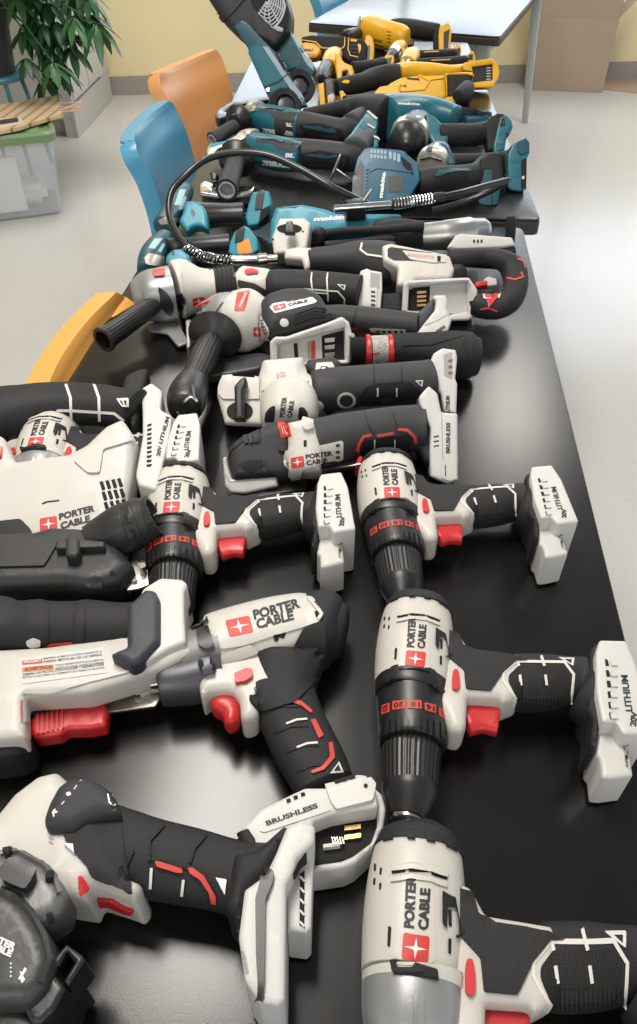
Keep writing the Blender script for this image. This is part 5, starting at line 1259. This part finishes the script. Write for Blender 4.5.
tube('hose', HSM, [W(380,57,.10), W(450,40,.10), W(530,18,.095), W(595,2,.09)], .0065, sub=6, seg=14)
tube('hose', HSM, [W(340,103,.03), W(420,82,.035), W(500,55,.05), W(560,25,.07), W(595,4,.085)], .0065, sub=6, seg=14)
view(0,0,637,1024)
hp = [((186,247),.055),((175,231),.07),((169,212),.09),((172,191),.115),((188,173),.14),((205,160),.155),((225,154),.16),((247,152.5),.16),((271,156),.155),((300,169),.14),((330,186),.12),((361,201),.095),((372,206),.085)]
tube('arched_hose', HSM, [W(*p, z) for p, z in hp], .0066, sub=6, seg=16)
view(*D4)
s1 = secs([(240,335,24),(300,365,24),(360,380,24),(436,388,24)], .05)
for i in range(3): coil('hose_spring', s1[i][:3], s1[i+1][:3], 5, s1[i][3]*.8, .0017)
tube('hose_core', BK, [s[:3] for s in s1], float(s1[0][3])*.55, sub=4, seg=12)
loft('hose_fitting', CHR, [(225,322,14),(245,338,22)], .05, sub=1, cap=(.1,.1)); loft('hose_fitting', STL, [(434,385,22),(540,383,22),(545,383,28),(580,380,28),(585,380,20),(625,378,20)], .05, k=1, sub=1, cap=(.1,.1), seg=20)
# ---- two grinders
def teal_grinder(label, back):
    global t
    view(*M1)
    t = thing('angle_grinder', label, 'grinder', W(300,300 if not back else 150,0), None)
    z = .05
    if back:
        bd = loft('motor_housing', TEAL, [(362,142,72),(400,150,80),(470,168,88),(560,180,86),(640,190,80)], z, k=1, n=2.3, sub=3, cap=(.1,.1), seg=40)
        sv = loft('gear_head', SBG, [(300,120,40),(318,118,66),(340,122,78),(362,130,80)], z, k=1, n=2.6, sub=3, cap=(.2,.05), seg=36)
        tp_ = deck('grey_top', GY, bd, [(372,56),(450,48),(520,80),(640,95),(640,180),(600,172),(480,150),(430,105),(372,108)], th=.0015, f=6)
        deck('teal_switch', TEAL, bd, [(410,62),(430,45),(500,60),(540,88),(520,96),(470,82),(415,82)], th=.005, f=4)
        text('maker_lettering', WPR, bd, 'makita', (395,238),(596,262),(398,200), .09); text('series_lettering', WPR, bd, 'BL', (534,198),(590,204),(540,176), .09)
        F0, H0 = W(238,160,.055), W(75,300,.045); rr = .0365
        hl = [(220,200,40),(190,215,40),(150,240,41),(120,262,44),(95,280,50),(80,290,52)]; hz = [.055,.054,.052,.05,.048,.046]
        lg_ = [(300,60),(330,40),(360,50),(350,100),(310,110)]
    else:
        bd = loft('motor_housing', TEAL, [(345,330,82),(400,350,92),(470,368,100),(560,385,95),(640,395,86)], z, k=1, n=2.3, sub=3, cap=(.1,.1), seg=40)
        sv = loft('gear_head', SBG, [(255,312,50),(280,306,70),(310,306,80),(345,312,84)], z, k=1, n=2.6, sub=3, cap=(.2,.05), seg=36)
        tp_ = deck('grey_top', GY, bd, [(352,245),(400,240),(530,285),(640,290),(640,360),(540,355),(480,335),(450,305),(356,300)], th=.0015, f=6)
        deck('teal_switch', TEAL, bd, [(380,255),(400,240),(500,265),(535,290),(520,300),(470,280),(385,275)], th=.005, f=4)
        text('maker_lettering', WPR, bd, 'makita', (395,448),(610,470),(398,402), .09); text('series_lettering', WPR, bd, 'BL', (540,396),(600,400),(548,370), .09)
        F0, H0 = W(232,415,.055), W(170,610,.05); rr = .044
        hl = [(225,430,58),(210,480,60),(195,530,63),(182,570,68),(170,606,70)]; hz = [.056,.055,.054,.053,.052]
        lg_ = [(285,215),(310,215),(315,250),(285,250)]
        bk_ = slab('tool_guard_bracket', SBG, [(45,395),(42,345),(60,310),(180,285),(262,235),(300,245),(290,270),(200,320),(120,335),(60,400)], pl=T(150,320,.085,30), th=.012, R=.003, f=6)
        deck('blue_insert', TEALL, bk_, [(56,335),(72,312),(176,292),(178,302),(90,328)], th=.001, f=3)
        gd = slab('chrome_guard', CHR, [(0,560),(30,545),(130,585),(250,610),(330,590),(350,570),(340,610),(250,640),(120,640),(0,620)], z=.035, th=.006, R=.002, f=14)
        slab('guard_disc', DAL, [(0,600),(60,590),(350,590),(340,640),(200,690),(20,660)], z=.02, th=.014, R=.004, f=16)
        slab('guard_knob', BK, [(60,490),(90,475),(112,500),(105,545),(70,545)], pl=T(85,510,.055,45), th=.02, R=.005, f=6)
    deck('head_screw', SBG, [sv,bd], lg_, th=.006, f=6)
    disc('handle_flange', BK, F0, H0-F0, .02, .01, 44, prof=[(-.03,.02),(-.018,rr*.9),(-.008,rr),(.002,rr*.88),(.012,rr*.55),(.02,.019)])
    loft('side_handle', GY, hl, hz, k=1, n=2, sub=1, cap=(0,0), seg=36, hollow=(.72,.02))
    ww = mat('grey_white_tube', (.45,.45,.46), .4); e = secs(hl, hz)[-1]; e0 = secs(hl, hz)[-2]; a = (e[:3]-e0[:3])/np.linalg.norm(e[:3]-e0[:3])
    disc('handle_liner', ww, e[:3]-a*.018, a, 1, 1, 32, prof=[(0,e[3]*.60),(0,e[3]*.72),(.0195,e[3]*.76),(.0195,e[3]*.62),(.002,e[3]*.58)])
    view(*M2)
    if back:
        gp = loft('grip', GY, [(-30,188,78),(60,198,72),(150,208,68),(250,225,64),(330,235,64),(400,215,66)], .05, k=.95, n=2.3, sub=3, cap=(.1,.2), seg=36)
        pd = deck('grip_pad', RD, gp, [(80,200),(200,190),(330,230),(340,290),(110,270)], th=.001, f=6)
        deck('teal_inlay', TEALD, [gp], [(100,208),(120,202),(180,212),(185,205),(240,225),(275,220),(300,250),(240,245),(180,230),(110,216)], th=.002, f=3)
        loft('grip_end', GY, [(380,200,60),(430,160,50),(465,130,34)], .06, k=1, sub=3, cap=(.2,.3))
        mt = slab('battery_mount', TEAL, [(340,306),(352,282),(480,112),(512,132),(542,172),(528,262),(470,230),(430,260),(390,310)], pl=T(450,220,.06,55), th=.03, R=.004, f=5)
        deck('bright_edge', TEALL, mt, [(346,296),(352,284),(450,170),(456,180),(362,306)], th=.002, f=2)
        for a_, b_ in (((478,125),(530,170)),((478,200),(520,225))): line('mount_prong', WLN, mt, [a_,b_], w=10, th=.004)
    else:
        gp = loft('grip', GY, [(-30,362,84),(60,368,80),(150,372,78),(250,378,76),(340,388,76),(400,380,84)], .05, k=.95, n=2.3, sub=3, cap=(.1,.2), seg=36)
        pd = deck('grip_pad', RD, gp, [(80,372),(200,350),(330,372),(380,380),(370,450),(110,450)], th=.001, f=6)
        deck('teal_inlay', TEALD, [gp], [(115,380),(140,370),(190,376),(200,368),(250,385),(290,372),(306,385),(250,398),(180,388)], th=.002, f=3)
        eb = loft('grip_end', GY, [(400,365,84),(440,310,66),(475,280,50)], .06, k=1, sub=3, cap=(.2,.5))
        mt = slab('battery_mount', TEAL, [(400,450),(440,330),(500,240),(525,265),(545,290),(540,330),(480,360),(420,460)], pl=T(480,320,.052,55), th=.03, R=.004, f=5)
        for a_, b_ in (((515,270),(545,290)),): line('mount_prong', WLN, mt, [a_,b_], w=8, th=.004)
teal_grinder('farther teal grinder whose side handle points left, next to the fan', True)
teal_grinder('nearer teal grinder under the arching hose, its white lined handle end facing forward', False)
view(*M2)
t = thing('wire_key', 'small steel T shaped key standing between the teal grinder and the vented battery tool', 'key', W(290,480,0))
tube('key_bar', STL, [W(322,372,.085), W(290,450,.06), W(258,530,.03)], .0028, sub=3, seg=8); tube('key_arm', STL, [W(296,456,.055), W(390,525,.03)], .0022, sub=1, seg=8)
# ---- vented square tool
VBL = mat('blue_teal_plastic', (.006,.085,.15), .42, bump=.05, bscale=900)
view(0,0,637,1024)
t = thing('cordless_tool', 'square blue teal cordless unit with vent slots behind the coil spring', 'cordless tool', W(385,180,0))
pb = T(385,180,.058,50)
bx = slab('casing', VBL, [(352,206),(352,180),(357,158),(364,148.5),(372,147),(402,150),(419,164),(420,180),(408,200),(404,207)], pl=pb, th=.07, R=.003, f=1, mid=False)
for i in range(5):
    for j in range(2): deck('vent_slot', mat('pale_vent_blue', (.25,.36,.42), .5), bx, [(370.5+i*3.4,149.5+j*5+i*.3),(372.7+i*3.4,149.5+j*5+i*.3),(372.7+i*3.4,153+j*5+i*.3),(370.5+i*3.4,153+j*5+i*.3)], th=.0008, f=.4)
for i in range(3): deck('vent_slot', mat('pale_vent_blue', (.25,.36,.42), .5), bx, [(389+i*4.2,151.5+i*1.3),(391.6+i*4.2,151.5+i*1.4),(391.6+i*4.2,159+i*1.5),(389+i*4.2,159+i*1.4)], th=.0008, f=.4)
line('casing_ridge', TEALD, bx, [(367,202),(369,172),(377,168),(412,172)], w=1.3, th=.002)
deck('dark_window', BK, bx, [(388,176),(404,176),(402,192),(388,192)], th=.001, f=1)
deck('side_panel', BK, bx, [(352,204),(353,176),(361,160),(364,166),(362,204)], th=.001, f=1)
for i in range(8): line('side_slit', DK, bx, [(366,170+i*3.6),(369,170+i*3.6)], w=1, th=.0006)
text('maker_lettering', WPR, bx, 'makita', (382.5,198),(386,172),(378.5,198), .08)
deck('handle_slot', DK, bx, [(401,156),(411,164),(414,176),(407,170),(402,164)], th=.0006, f=1)
# ---- drills at the right of the middle table
view(*M3)
t = thing('drill_driver', 'teal drill with a large black chuck, farther of the two at the right', 'drill', W(150,140,0))
ck = loft('chuck', BK, [(105,207,22),(106,202,44),(108,193,62),(110,184,72)], .045, k=1, sub=3, cap=(.2,0), seg=32)
gc = loft('gear_collar', SBG, [(113,180,74),(118,168,76),(121,160,74)], .045, k=1, n=2.6, sub=3, cap=(0,.05), seg=32)
mh = loft('motor_housing', TEALD, [(122,160,70),(135,140,66),(147,124,58),(154,112,50)], .045, k=1, n=2.4, sub=3, cap=(.05,.3), seg=32)
deck('top_label', GPR, mh, [(120,60),(150,48),(158,66),(125,80)], th=.002, f=3); deck('top_cover', BK, [mh,gc], [(100,90),(118,62),(170,68),(182,90),(150,104)], th=.003, f=4)
deck('chuck_opening', STL, ck, [(82,226),(106,226),(110,240),(84,240)], th=.001, f=5)
nk = slab('neck', TEAL, [(178,70),(215,80),(245,110),(275,165),(265,205),(210,190),(188,150)], pl=T(220,130,.065,40), th=.03, R=.006, f=10)
gp = loft('grip', RB, [(240,160,42),(300,160,42),(370,158,40),(430,150,42)], .045, k=1, n=2.3, sub=3, cap=(.2,.1), seg=28)
deck('teal_inlay', TEALD, gp, [(300,196),(330,188),(420,190),(420,205),(310,206)], th=.003, f=3)
cl_ = slab('mount_collar', RB, [(415,110),(440,85),(470,68),(498,72),(500,110),(470,150),(462,215),(430,225)], pl=T(455,140,.06,50), th=.05, R=.008, f=8, mid=False)
mt = slab('battery_mount', TEAL, [(468,130),(478,90),(500,76),(524,98),(530,130),(506,150),(498,214),(455,232),(452,200)], pl=T(490,150,.062,50), th=.04, R=.004, f=6)
deck('mount_pad', BK, mt, [(474,100),(495,92),(498,120),(478,124)], th=.003, f=3); deck('mount_recess', DK, mt, [(502,150),(512,150),(505,200),(500,210)], th=.001, f=2)
t = thing('drill_driver', 'teal drill whose battery foot stands at the right edge of the middle table', 'drill', W(210,240,0))
gc = loft('gear_collar', SBG, [(204,280,60),(210,270,62),(213,264,60)], .045, k=1, n=2.6, sub=3, cap=(.1,.05), seg=32)
mh = loft('motor_housing', TEALD, [(214,262,58),(226,246,52),(236,230,44)], .045, k=1, n=2.4, sub=3, cap=(.05,.3), seg=32)
deck('top_label', WPR, mh, [(205,215),(222,188),(236,190),(225,222)], th=.0015, f=3); deck('top_cover', BK, [mh,gc], [(182,222),(196,192),(215,180),(205,228)], th=.003, f=4)
line('chrome_ring', STL, gc, [(160,258),(200,248),(245,262)], w=6, th=.002)
nk = slab('neck', TEALD, [(238,182),(262,190),(300,240),(305,275),(270,280),(250,240)], pl=T(275,235,.062,40), th=.03, R=.006, f=10)
gp = loft('grip', RB, [(290,262,26),(380,262,26),(460,258,28),(520,250,30)], .045, k=1, n=2.3, sub=3, cap=(.2,.1), seg=28)
cl_ = slab('mount_collar', RB, [(492,235),(525,195),(570,175),(560,240),(520,300),(500,300)], pl=T(530,235,.065,50), th=.05, R=.008, f=8, mid=False)
mt = slab('battery_mount', TEAL, [(510,370),(508,240),(530,192),(580,172),(596,185),(596,230),(586,250),(584,372),(560,384),(520,378)], pl=T(552,280,.052,55), th=.045, R=.004, f=6)
deck('mount_pad', TEALD, mt, [(545,190),(580,176),(592,192),(592,225),(560,238),(545,225)], th=.004, f=4); deck('mount_recess', DK, mt, [(562,260),(584,250),(580,370),(562,375)], th=.001, f=2)
deck('contact', WLN, mt, [(564,325),(574,323),(574,335),(565,337)], th=.003, f=2)
t = thing('impact_driver', 'teal driver with ridged black grip and teal wave, in front of two drills', 'impact driver', W(300,340,0))
gp = loft('grip', RB, [(158,350,48),(200,348,56),(260,342,56),(330,335,52),(390,322,50),(430,300,60)], .042, k=.95, n=2.3, sub=3, cap=(.3,.2), seg=32)
deck('teal_inlay', TEALD, gp, [(215,318),(240,296),(300,290),(355,290),(368,302),(330,300),(270,308),(225,326)], th=.003, f=4)
for k in range(4): line('grip_groove', RD, gp, [(222,328+k*12),(280,314+k*12),(350,308+k*12)], w=4, th=.0015)
mt = slab('battery_mount', RB, [(395,300),(402,250),(440,226),(485,228),(490,330),(470,440),(420,452),(388,430)], pl=T(440,340,.045,55), th=.04, R=.008, f=8, mid=False)
deck('mount_face', TEALD, mt, [(415,300),(445,298),(442,440),(400,446),(395,420)], th=.002, f=4); deck('mount_face', TEALD, mt, [(450,340),(480,330),(468,430),(448,440)], th=.002, f=4)
# ---- long teal reciprocating saw behind
view(0,0,637,1024)
t = thing('reciprocating_saw', 'long teal saw with a thick black front grip behind the drills on the middle table', 'saw', W(420,120,0))
fg = loft('front_grip', RB, [(305,114,5),(325,112,7),(345,109,9),(362,110,14),(378,116,20),(390,120,22)], .05, k=1, n=2.3, sub=4, cap=(.3,.1), seg=32)
by = loft('motor_housing', TEAL, [(386,120,22),(400,117,21),(420,114,17),(440,115,14),(455,118,11)], .05, k=1, n=2.5, sub=3, cap=(.1,.2), seg=32)
hn = slab('rear_handle', TEAL, [(436,105),(455,104),(472,108),(492,112),(494,122),(460,128),(440,126)], pl=T(465,115,.05,60), th=.035, R=.005, f=3, holes=[[(457,112),(474,112),(484,116),(478,121),(458,121)]])
deck('grip_pad', RB, hn, [(450,105),(474,108),(492,113),(490,116),(470,111),(452,109)], th=.003, f=1)
text('maker_lettering', WPR, by, 'makita', (398,104.5),(420,105.5),(398,101.8), .05)
loft('battery_mount', TEALD, [(464,124,7),(488,122,7)], .03, k=1, n=4, sub=1, cap=(.1,.1))
# ---- black tray at the left rim
view(*M1)
t = thing('black_tray', 'black plastic tray with a rounded raised rim at the left edge of the middle table', 'tray', W(250,80,0))
slab('tray_rim', mat('glossy_black_plastic', (.02,.02,.022), .25), [(90,128),(120,88),(190,45),(300,20),(470,0),(470,60),(330,95),(210,128),(112,152)], z=.030, th=.022, R=.004, f=18, holes=[[(150,98),(190,68),(300,42),(440,22),(440,45),(300,68),(190,100)]])
slab('tray_floor', BK, [(120,110),(190,62),(300,38),(450,15),(450,55),(320,80),(200,115)], z=.006, th=.005, R=.001, f=12)
# ---- fan
view(*FN)
t = thing('cordless_fan', 'black and teal cordless fan tilted on twin arms at the middle table', 'fan', W(380,500,0))
pm_ = T(370,500,.05,72); P2 = lambda d: Plane(pm_.O-pm_.n*d, pm_.n)
hd = slab('fan_drum', BK, [(-10,-60),(15,0),(60,68),(95,120),(180,205),(262,212),(345,250),(412,160),(418,60),(398,-10),(370,-80),(100,-120)], pl=P2(.07), th=.12, R=.022, f=14, mid=False)
rim = deck('drum_rim', BK, hd, [(60,68),(150,0),(175,-60),(215,-70),(200,-10),(95,110)], th=.006, f=6)
gr = slab('grille_recess', DK, [(222,-80),(222,0),(245,45),(290,90),(345,145),(385,150),(402,110),(398,40),(375,-20),(350,-80)], pl=P2(.066), th=.01, R=.0, f=12, mid=False)
GRM = mat('pale_grey_grille', (.40,.42,.42), .5)
for k, r in enumerate((18,36,54,72,90,108,126,144)):
    pts = [(305+r*.62*math.cos(a), 0+r*1.0*math.sin(a)) for a in [math.radians(x) for x in range(-10,150,10)]]
    line('grille_ring', GRM, gr, [p for p in pts if p[0] < 396 and p[1] < 140], w=6 if k < 7 else 10, th=.003)
for a in (-5,22,50,78,105,132): 
    c_, s_ = math.cos(math.radians(a)), math.sin(math.radians(a)); line('grille_spoke', GRM, gr, [(305+6*c_, 10*s_),(305+84*c_, 136*s_)], w=5, th=.0035)
deck('fan_badge', GRM, gr, [(345,148),(338,132),(352,126),(385,140),(378,156)], th=.004, f=4)
a2 = slab('stand_arm', TEALD, [(345,244),(395,190),(418,150),(445,200),(545,340),(520,380),(440,335),(402,352),(360,290)], pl=P2(.10), th=.035, R=.004, f=5)
deck('pale_arm_edge', mat('pale_grey_blue', (.28,.36,.42), .4), a2, [(412,158),(420,152),(556,330),(545,362),(500,318)], th=.003, f=4)
a1 = slab('stand_arm', TEALD, [(140,128),(178,98),(206,108),(258,170),(345,258),(430,400),(500,520),(420,540),(310,480),(212,262),(212,240)], pl=P2(.0), th=.035, R=.004, f=6)
deck('arm_face', TEAL, a1, [(210,238),(262,222),(290,230),(330,300),(392,370),(405,440),(320,455),(290,420),(214,268)], th=.002, f=5)
deck('pale_arm_edge', mat('pale_grey_blue', (.28,.36,.42), .4), a1, [(282,226),(312,232),(420,392),(492,480),(480,510),(420,440)], th=.004, f=4)
line('arm_joint', BK, a1, [(296,425),(360,400),(410,360)], w=6, th=.005); deck('joint_screw', CHR, a1, [(300,435),(316,430),(318,446),(304,450)], th=.006, f=5)
deck('arm_joint', BK, a1, [(345,258),(372,262),(402,330),(385,345)], th=.006, f=4)
for (x, y, r, d) in ((392,520,.046,-.012),(462,425,.046,.075)):
    c_ = P2(d); u_, v_ = c_.hit(px((x,y))); C_ = c_.P(u_, v_)
    disc('round_foot', mat('glossy_black_plastic', (.02,.02,.022), .25), C_, (.35,-.80,.48), 1, 1, 44, prof=[(-.02,r*.5),(-.02,r*.95),(-.012,r),(.006,r),(.010,r*.93),(.008,r*.62),(-.005,r*.58),(-.005,.001)])
    disc('foot_hub', DAL, C_, (.35,-.80,.48), 1, 1, 32, prof=[(-.006,r*.5),(.004,r*.45),(.008,r*.2)])
# ================================================================ yellow tools at the far end
view(*D8)
def ymount(pts, pad, z, c, pl=None):
    m_ = slab('battery_mount', YEL, pts, pl=pl or T(c[0],c[1],z,60), th=.035, R=.004, f=5)
    if pad: deck('mount_recess', BK, m_, pad, th=.001, f=3)
    return m_
t = thing('multi_tool', 'black and yellow multi tool farthest left of the yellow tools', 'multi tool', W(250,230,0))
by = slab('housing', RB, [(66,122),(120,112),(330,122),(430,140),(452,180),(445,272),(330,270),(300,240),(215,235),(150,235),(70,180)], pl=T(260,190,.06,60), th=.06, R=.010, f=10, mid=False)
ye = slab('nose_cap', YEL, [(62,162),(90,155),(140,162),(172,182),(178,215),(155,245),(98,250),(70,215)], pl=T(120,200,.064,60), th=.05, R=.008, f=10, mid=False)
text('maker_lettering', TXT, ye, 'DEWALT', (76,212),(136,212),(76,196), .08); line('print_line', TXT, ye, [(92,226),(150,230)], w=3, th=.0005)
line('yellow_piping', YEL, by, [(72,145),(150,158),(185,192),(300,195),(316,180),(318,130)], w=5, th=.003)
line('yellow_piping', YEL, by, [(340,135),(336,200),(350,235),(395,245)], w=5, th=.003)
for k in range(3): deck('grip_rib', GY, by, [(348,168+k*20),(390,172+k*20),(392,186+k*20),(350,182+k*20)], th=.003, f=3)
deck('yellow_tab', YEL, by, [(350,140),(388,144),(385,156),(352,152)], th=.003, f=2); deck('yellow_tab', YEL, by, [(204,205),(290,210),(280,222),(215,220)], th=.004, f=2); deck('yellow_blade', YEL, by, [(392,168),(410,172),(412,195),(400,225)], th=.003, f=3)
mt = ymount([(430,150),(440,118),(458,112),(480,135),(488,180),(484,250),(466,272),(428,268)], [(440,180),(465,175),(462,262),(438,262)], .06, (460,190))
text('series_lettering', YEL, mt, 'XR', (444,215),(464,212),(444,195), .08)
# grinder
t = thing('angle_grinder', 'yellow grinder with a black grip, rearmost of the yellow tools beside the far table', 'grinder', W(520,120,0))
by = loft('motor_housing', YEL, [(412,82,48),(430,84,66),(460,88,78),(500,100,80),(560,118,74),(640,130,66),(672,134,54)], .05, k=1, n=2.2, sub=3, cap=(.1,.2), seg=36)
rm = loft('wheel_guard', STL, [(396,84,50),(404,84,72),(412,84,78),(420,84,70)], .05, k=1, n=2, sub=2, cap=(.1,.1), seg=36)
kn_ = loft('side_knob', BK, [(330,128,38),(370,112,34),(400,104,26)], .05, k=1, sub=3, cap=(.5,.1))
text('maker_lettering', TXT, by, 'DEWALT', (482,152),(536,164),(484,136), .08); line('print_line', TXT, by, [(484,168),(540,186)], w=8, th=.0006)
for k in range(4): line('vent_slot', TXT, by, [(560,96+k*20),(584,100+k*20)], w=5, th=.0006)
view(*D9)
gp = loft('grip', RB, [(10,52,26),(50,58,36),(110,70,42),(180,82,42),(250,92,40)], .06, k=1, n=2.3, sub=3, cap=(.3,.1), seg=28)
gp2 = slab('rear_cap', YEL, [(60,70),(85,80),(80,110),(125,130),(130,150),(80,150),(50,120)], pl=T(85,110,.05,60), th=.03, R=.004, f=8)
slab('trigger_bar', BK, [(92,130),(130,128),(125,160),(100,162),(60,148)], pl=T(100,145,.035,60), th=.02, R=.003, f=5)
slab('mount_collar', RB, [(232,70),(262,60),(262,180),(232,184)], pl=T(250,120,.055,60), th=.04, R=.005, f=4)
ymount([(258,90),(265,58),(312,38),(328,80),(320,178),(296,188),(260,186)], [(285,92),(316,75),(308,176),(284,182)], .06, (290,120))
# drills
view(*D8)
t = thing('drill_driver', 'yellow drill with a ribbed black chuck, left of the two yellow drills', 'drill', W(260,290,0))
by = loft('motor_housing', YEL, [(225,300,42),(238,270,52),(252,245,50),(262,228,40)], .048, k=1, n=2.4, sub=3, cap=(.05,.3), seg=32)
ck = loft('chuck', BK, [(185,372,28),(192,350,40),(205,325,44),(218,302,46)], .045, k=1, sub=3, cap=(.2,0), flutes=(14,.05))
nk = slab('neck', YEL, [(262,215),(290,235),(310,270),(360,292),(372,330),(368,362),(345,362),(330,320),(305,325),(300,375),(272,372),(262,300)], pl=T(310,290,.06,55), th=.035, R=.005, f=6)
for p in ([(205,262),(215,235),(240,225)],[(240,290),(262,300),(275,340)]): line('yellow_rib', YEL, by, p, w=8, th=.004)
deck('trigger', BK, nk, [(308,325),(330,318),(345,362),(306,365)], th=.006, f=4)
gp = loft('grip', RB, [(365,310,36),(430,302,34),(490,292,32),(540,280,32)], .045, k=1, n=2.3, sub=3, cap=(.2,.1), seg=28)
ymount([(530,290),(536,250),(560,225),(600,232),(606,262),(590,300),(545,300)], [(560,250),(590,245),(585,285),(562,290)], .05, (570,262)) 
view(*D9)
t = thing('drill_driver', 'yellow drill with a silver ringed chuck, right of the two yellow drills', 'drill', W(60,210,0))
ck = loft('chuck', BK, [(-5,232,18),(5,222,26),(18,206,32)], .045, k=1, sub=3, cap=(.2,0)); rg_ = loft('silver_ring', STL, [(14,212,33),(22,200,35),(30,190,34)], .045, k=1, sub=1, cap=(0,0), seg=28)
by = loft('motor_housing', YEL, [(28,192,34),(45,178,36),(60,166,30)], .045, k=1, n=2.4, sub=3, cap=(0,.3), seg=28)
nk = slab('neck', YEL, [(60,160),(95,190),(150,205),(165,240),(150,262),(110,240),(70,220)], pl=T(110,205,.055,55), th=.03, R=.005, f=8)
gp = loft('grip', RB, [(150,215,24),(220,214,25),(290,210,25),(340,205,24)], .045, k=1, n=2.3, sub=3, cap=(.2,.1), seg=24)
line('yellow_piping', YEL, gp, [(180,196),(260,192)], w=5, th=.002)
ymount([(328,225),(336,175),(352,152),(375,158),(380,190),(372,228)], [(352,180),(374,175),(368,225),(352,226)], .05, (355,195))
t = thing('impact_driver', 'yellow impact driver with a silver nose, behind the yellow reciprocating saw', 'impact driver', W(90,250,0))
ns = loft('nose', STL, [(78,272,20),(86,262,34),(96,248,38)], .045, k=1, sub=2, cap=(.2,0), seg=28)
by = loft('motor_housing', YEL, [(90,262,40),(104,240,46),(118,218,42),(126,205,32)], .045, k=1, n=2.4, sub=3, cap=(0,.3), seg=28)
deck('black_cover', BK, by, [(75,245),(95,235),(135,245),(132,262),(88,268)], th=.004, f=5)
gp = loft('grip', RB, [(150,262,26),(230,258,28),(310,254,28),(400,244,26)], .045, k=1, n=2.3, sub=3, cap=(.2,.1), seg=24)
line('yellow_piping', YEL, gp, [(220,240),(320,236)], w=5, th=.002)
m_ = ymount([(396,250),(406,215),(425,192),(445,190),(452,215),(448,250)], [(415,215),(440,205),(440,238),(412,240)], .05, (425,220))
# yellow saw, rear one
view(*D8)
t = thing('reciprocating_saw', 'yellow saw with thick black front grip and open battery port', 'saw', W(450,380,0))
fg = loft('front_grip', RB, [(280,418,44),(340,408,50),(420,392,50),(480,372,56),(560,360,64),(630,358,64)], .045, k=1, n=2.3, sub=4, cap=(.4,.1), seg=32)
for k in range(5): line('grip_groove', RD, fg, [(350+k*28,372-k*6),(360+k*28,440-k*4)], w=6, th=.0015)
deck('yellow_tab', YEL, fg, [(298,385),(322,374),(348,380),(340,395),(310,395)], th=.003, f=3)
view(*D9)
by = loft('motor_housing', YEL, [(40,310,44),(90,300,44),(160,298,42),(240,300,38),(320,300,30),(390,292,28)], .048, k=1, n=2.5, sub=3, cap=(.1,.1), seg=32)
pf = T(500,310,.055,68)
fr = slab('battery_port_frame', YEL, [(380,265),(400,250),(540,228),(572,262),(584,300),(574,340),(545,384),(440,388),(436,300),(390,295)], pl=pf, th=.04, R=.004, f=6, holes=[[(436,272),(545,258),(546,345),(442,358)]])
bk = slab('port_back', BK, [(425,265),(552,250),(552,352),(432,366)], pl=Plane(pf.O-pf.n*.015, pf.n), th=.02, R=0, f=3, mid=False)
for k in range(5): line('terminal', WLN, bk, [(512,282+k*15),(534,280+k*15)], w=5, th=.002)
# front yellow saw
view(*D8)
t = thing('reciprocating_saw', 'yellow saw with bold black lettering, nearest of the yellow tools', 'saw', W(500,470,0))
by0 = slab('nose_boot', YEL, [(285,438),(305,435),(330,470),(325,525),(295,525)], pl=T(305,480,.04,60), th=.03, R=.005, f=5)
ng = loft('nose_grip', GY, [(320,500,30),(360,492,26),(420,482,24),(480,472,26)], .045, k=1, n=2.4, sub=3, cap=(.2,.1), seg=28)
deck('yellow_band', YEL, ng, [(388,466),(452,462),(456,496),(390,502)], th=.004, f=3)
by = slab('motor_housing', YEL, [(470,462),(520,412),(560,405),(640,395),(640,500),(560,492),(490,492)], pl=T(560,450,.055,55), th=.06, R=.006, f=6, mid=False)
view(*D9)
b2 = slab('motor_housing', YEL, [(-8,362),(60,328),(150,318),(290,315),(300,430),(286,448),(-8,452)], pl=T(150,385,.058,55), th=.06, R=.010, f=8, mid=False)
text('maker_lettering', TXT, b2, 'DEWALT XR', (2,386),(88,384),(4,372), .08)
deck('top_slot', TXT, b2, [(88,332),(150,336),(160,348),(92,342)], th=.001, f=3)
line('body_ridge', YEL, b2, [(150,320),(210,350),(180,395),(0,410)], w=8, th=.004); line('body_ridge', YEL, b2, [(210,345),(285,335)], w=6, th=.004)
mc = slab('motor_end', RB, [(298,308),(440,302),(446,420),(420,466),(350,470),(300,432)], pl=T(370,390,.055,55), th=.06, R=.012, f=10, mid=False)
line('end_frame', YEL, mc, [(300,430),(298,318),(320,308),(435,306),(442,330)], w=8, th=.004)
dm = loft('rear_grip', RB, [(360,430,30),(390,410,40),(410,390,40)], .06, k=1, sub=3, cap=(.2,.4))
slab('shoe_strip', YEL, [(200,438),(330,432),(350,450),(350,462),(200,462)], pl=T(280,450,.03,60), th=.02, R=.002, f=3)
# small yellow and black foot beside the fan
view(*D8)
t = thing('drill_driver', 'yellow and black battery foot wedged between fan and yellow saws', 'drill', W(200,460,0))
m_ = slab('battery_mount', YEL, [(160,400),(195,390),(205,525),(175,532)], pl=T(185,460,.04,62), th=.03, R=.003, f=4)
b_ = slab('mount_body', BK, [(195,375),(240,362),(258,380),(262,450),(240,540),(205,540)], pl=T(225,450,.04,62), th=.05, R=.006, f=6)
deck('pale_clip', WLN, b_, [(224,465),(252,455),(262,500),(240,510)], th=.004, f=3); deck('yellow_clip', YEL, b_, [(218,470),(226,468),(240,530),(225,536)], th=.005, f=2)
ZMIN[0] = None
view(0,0,637,1024)
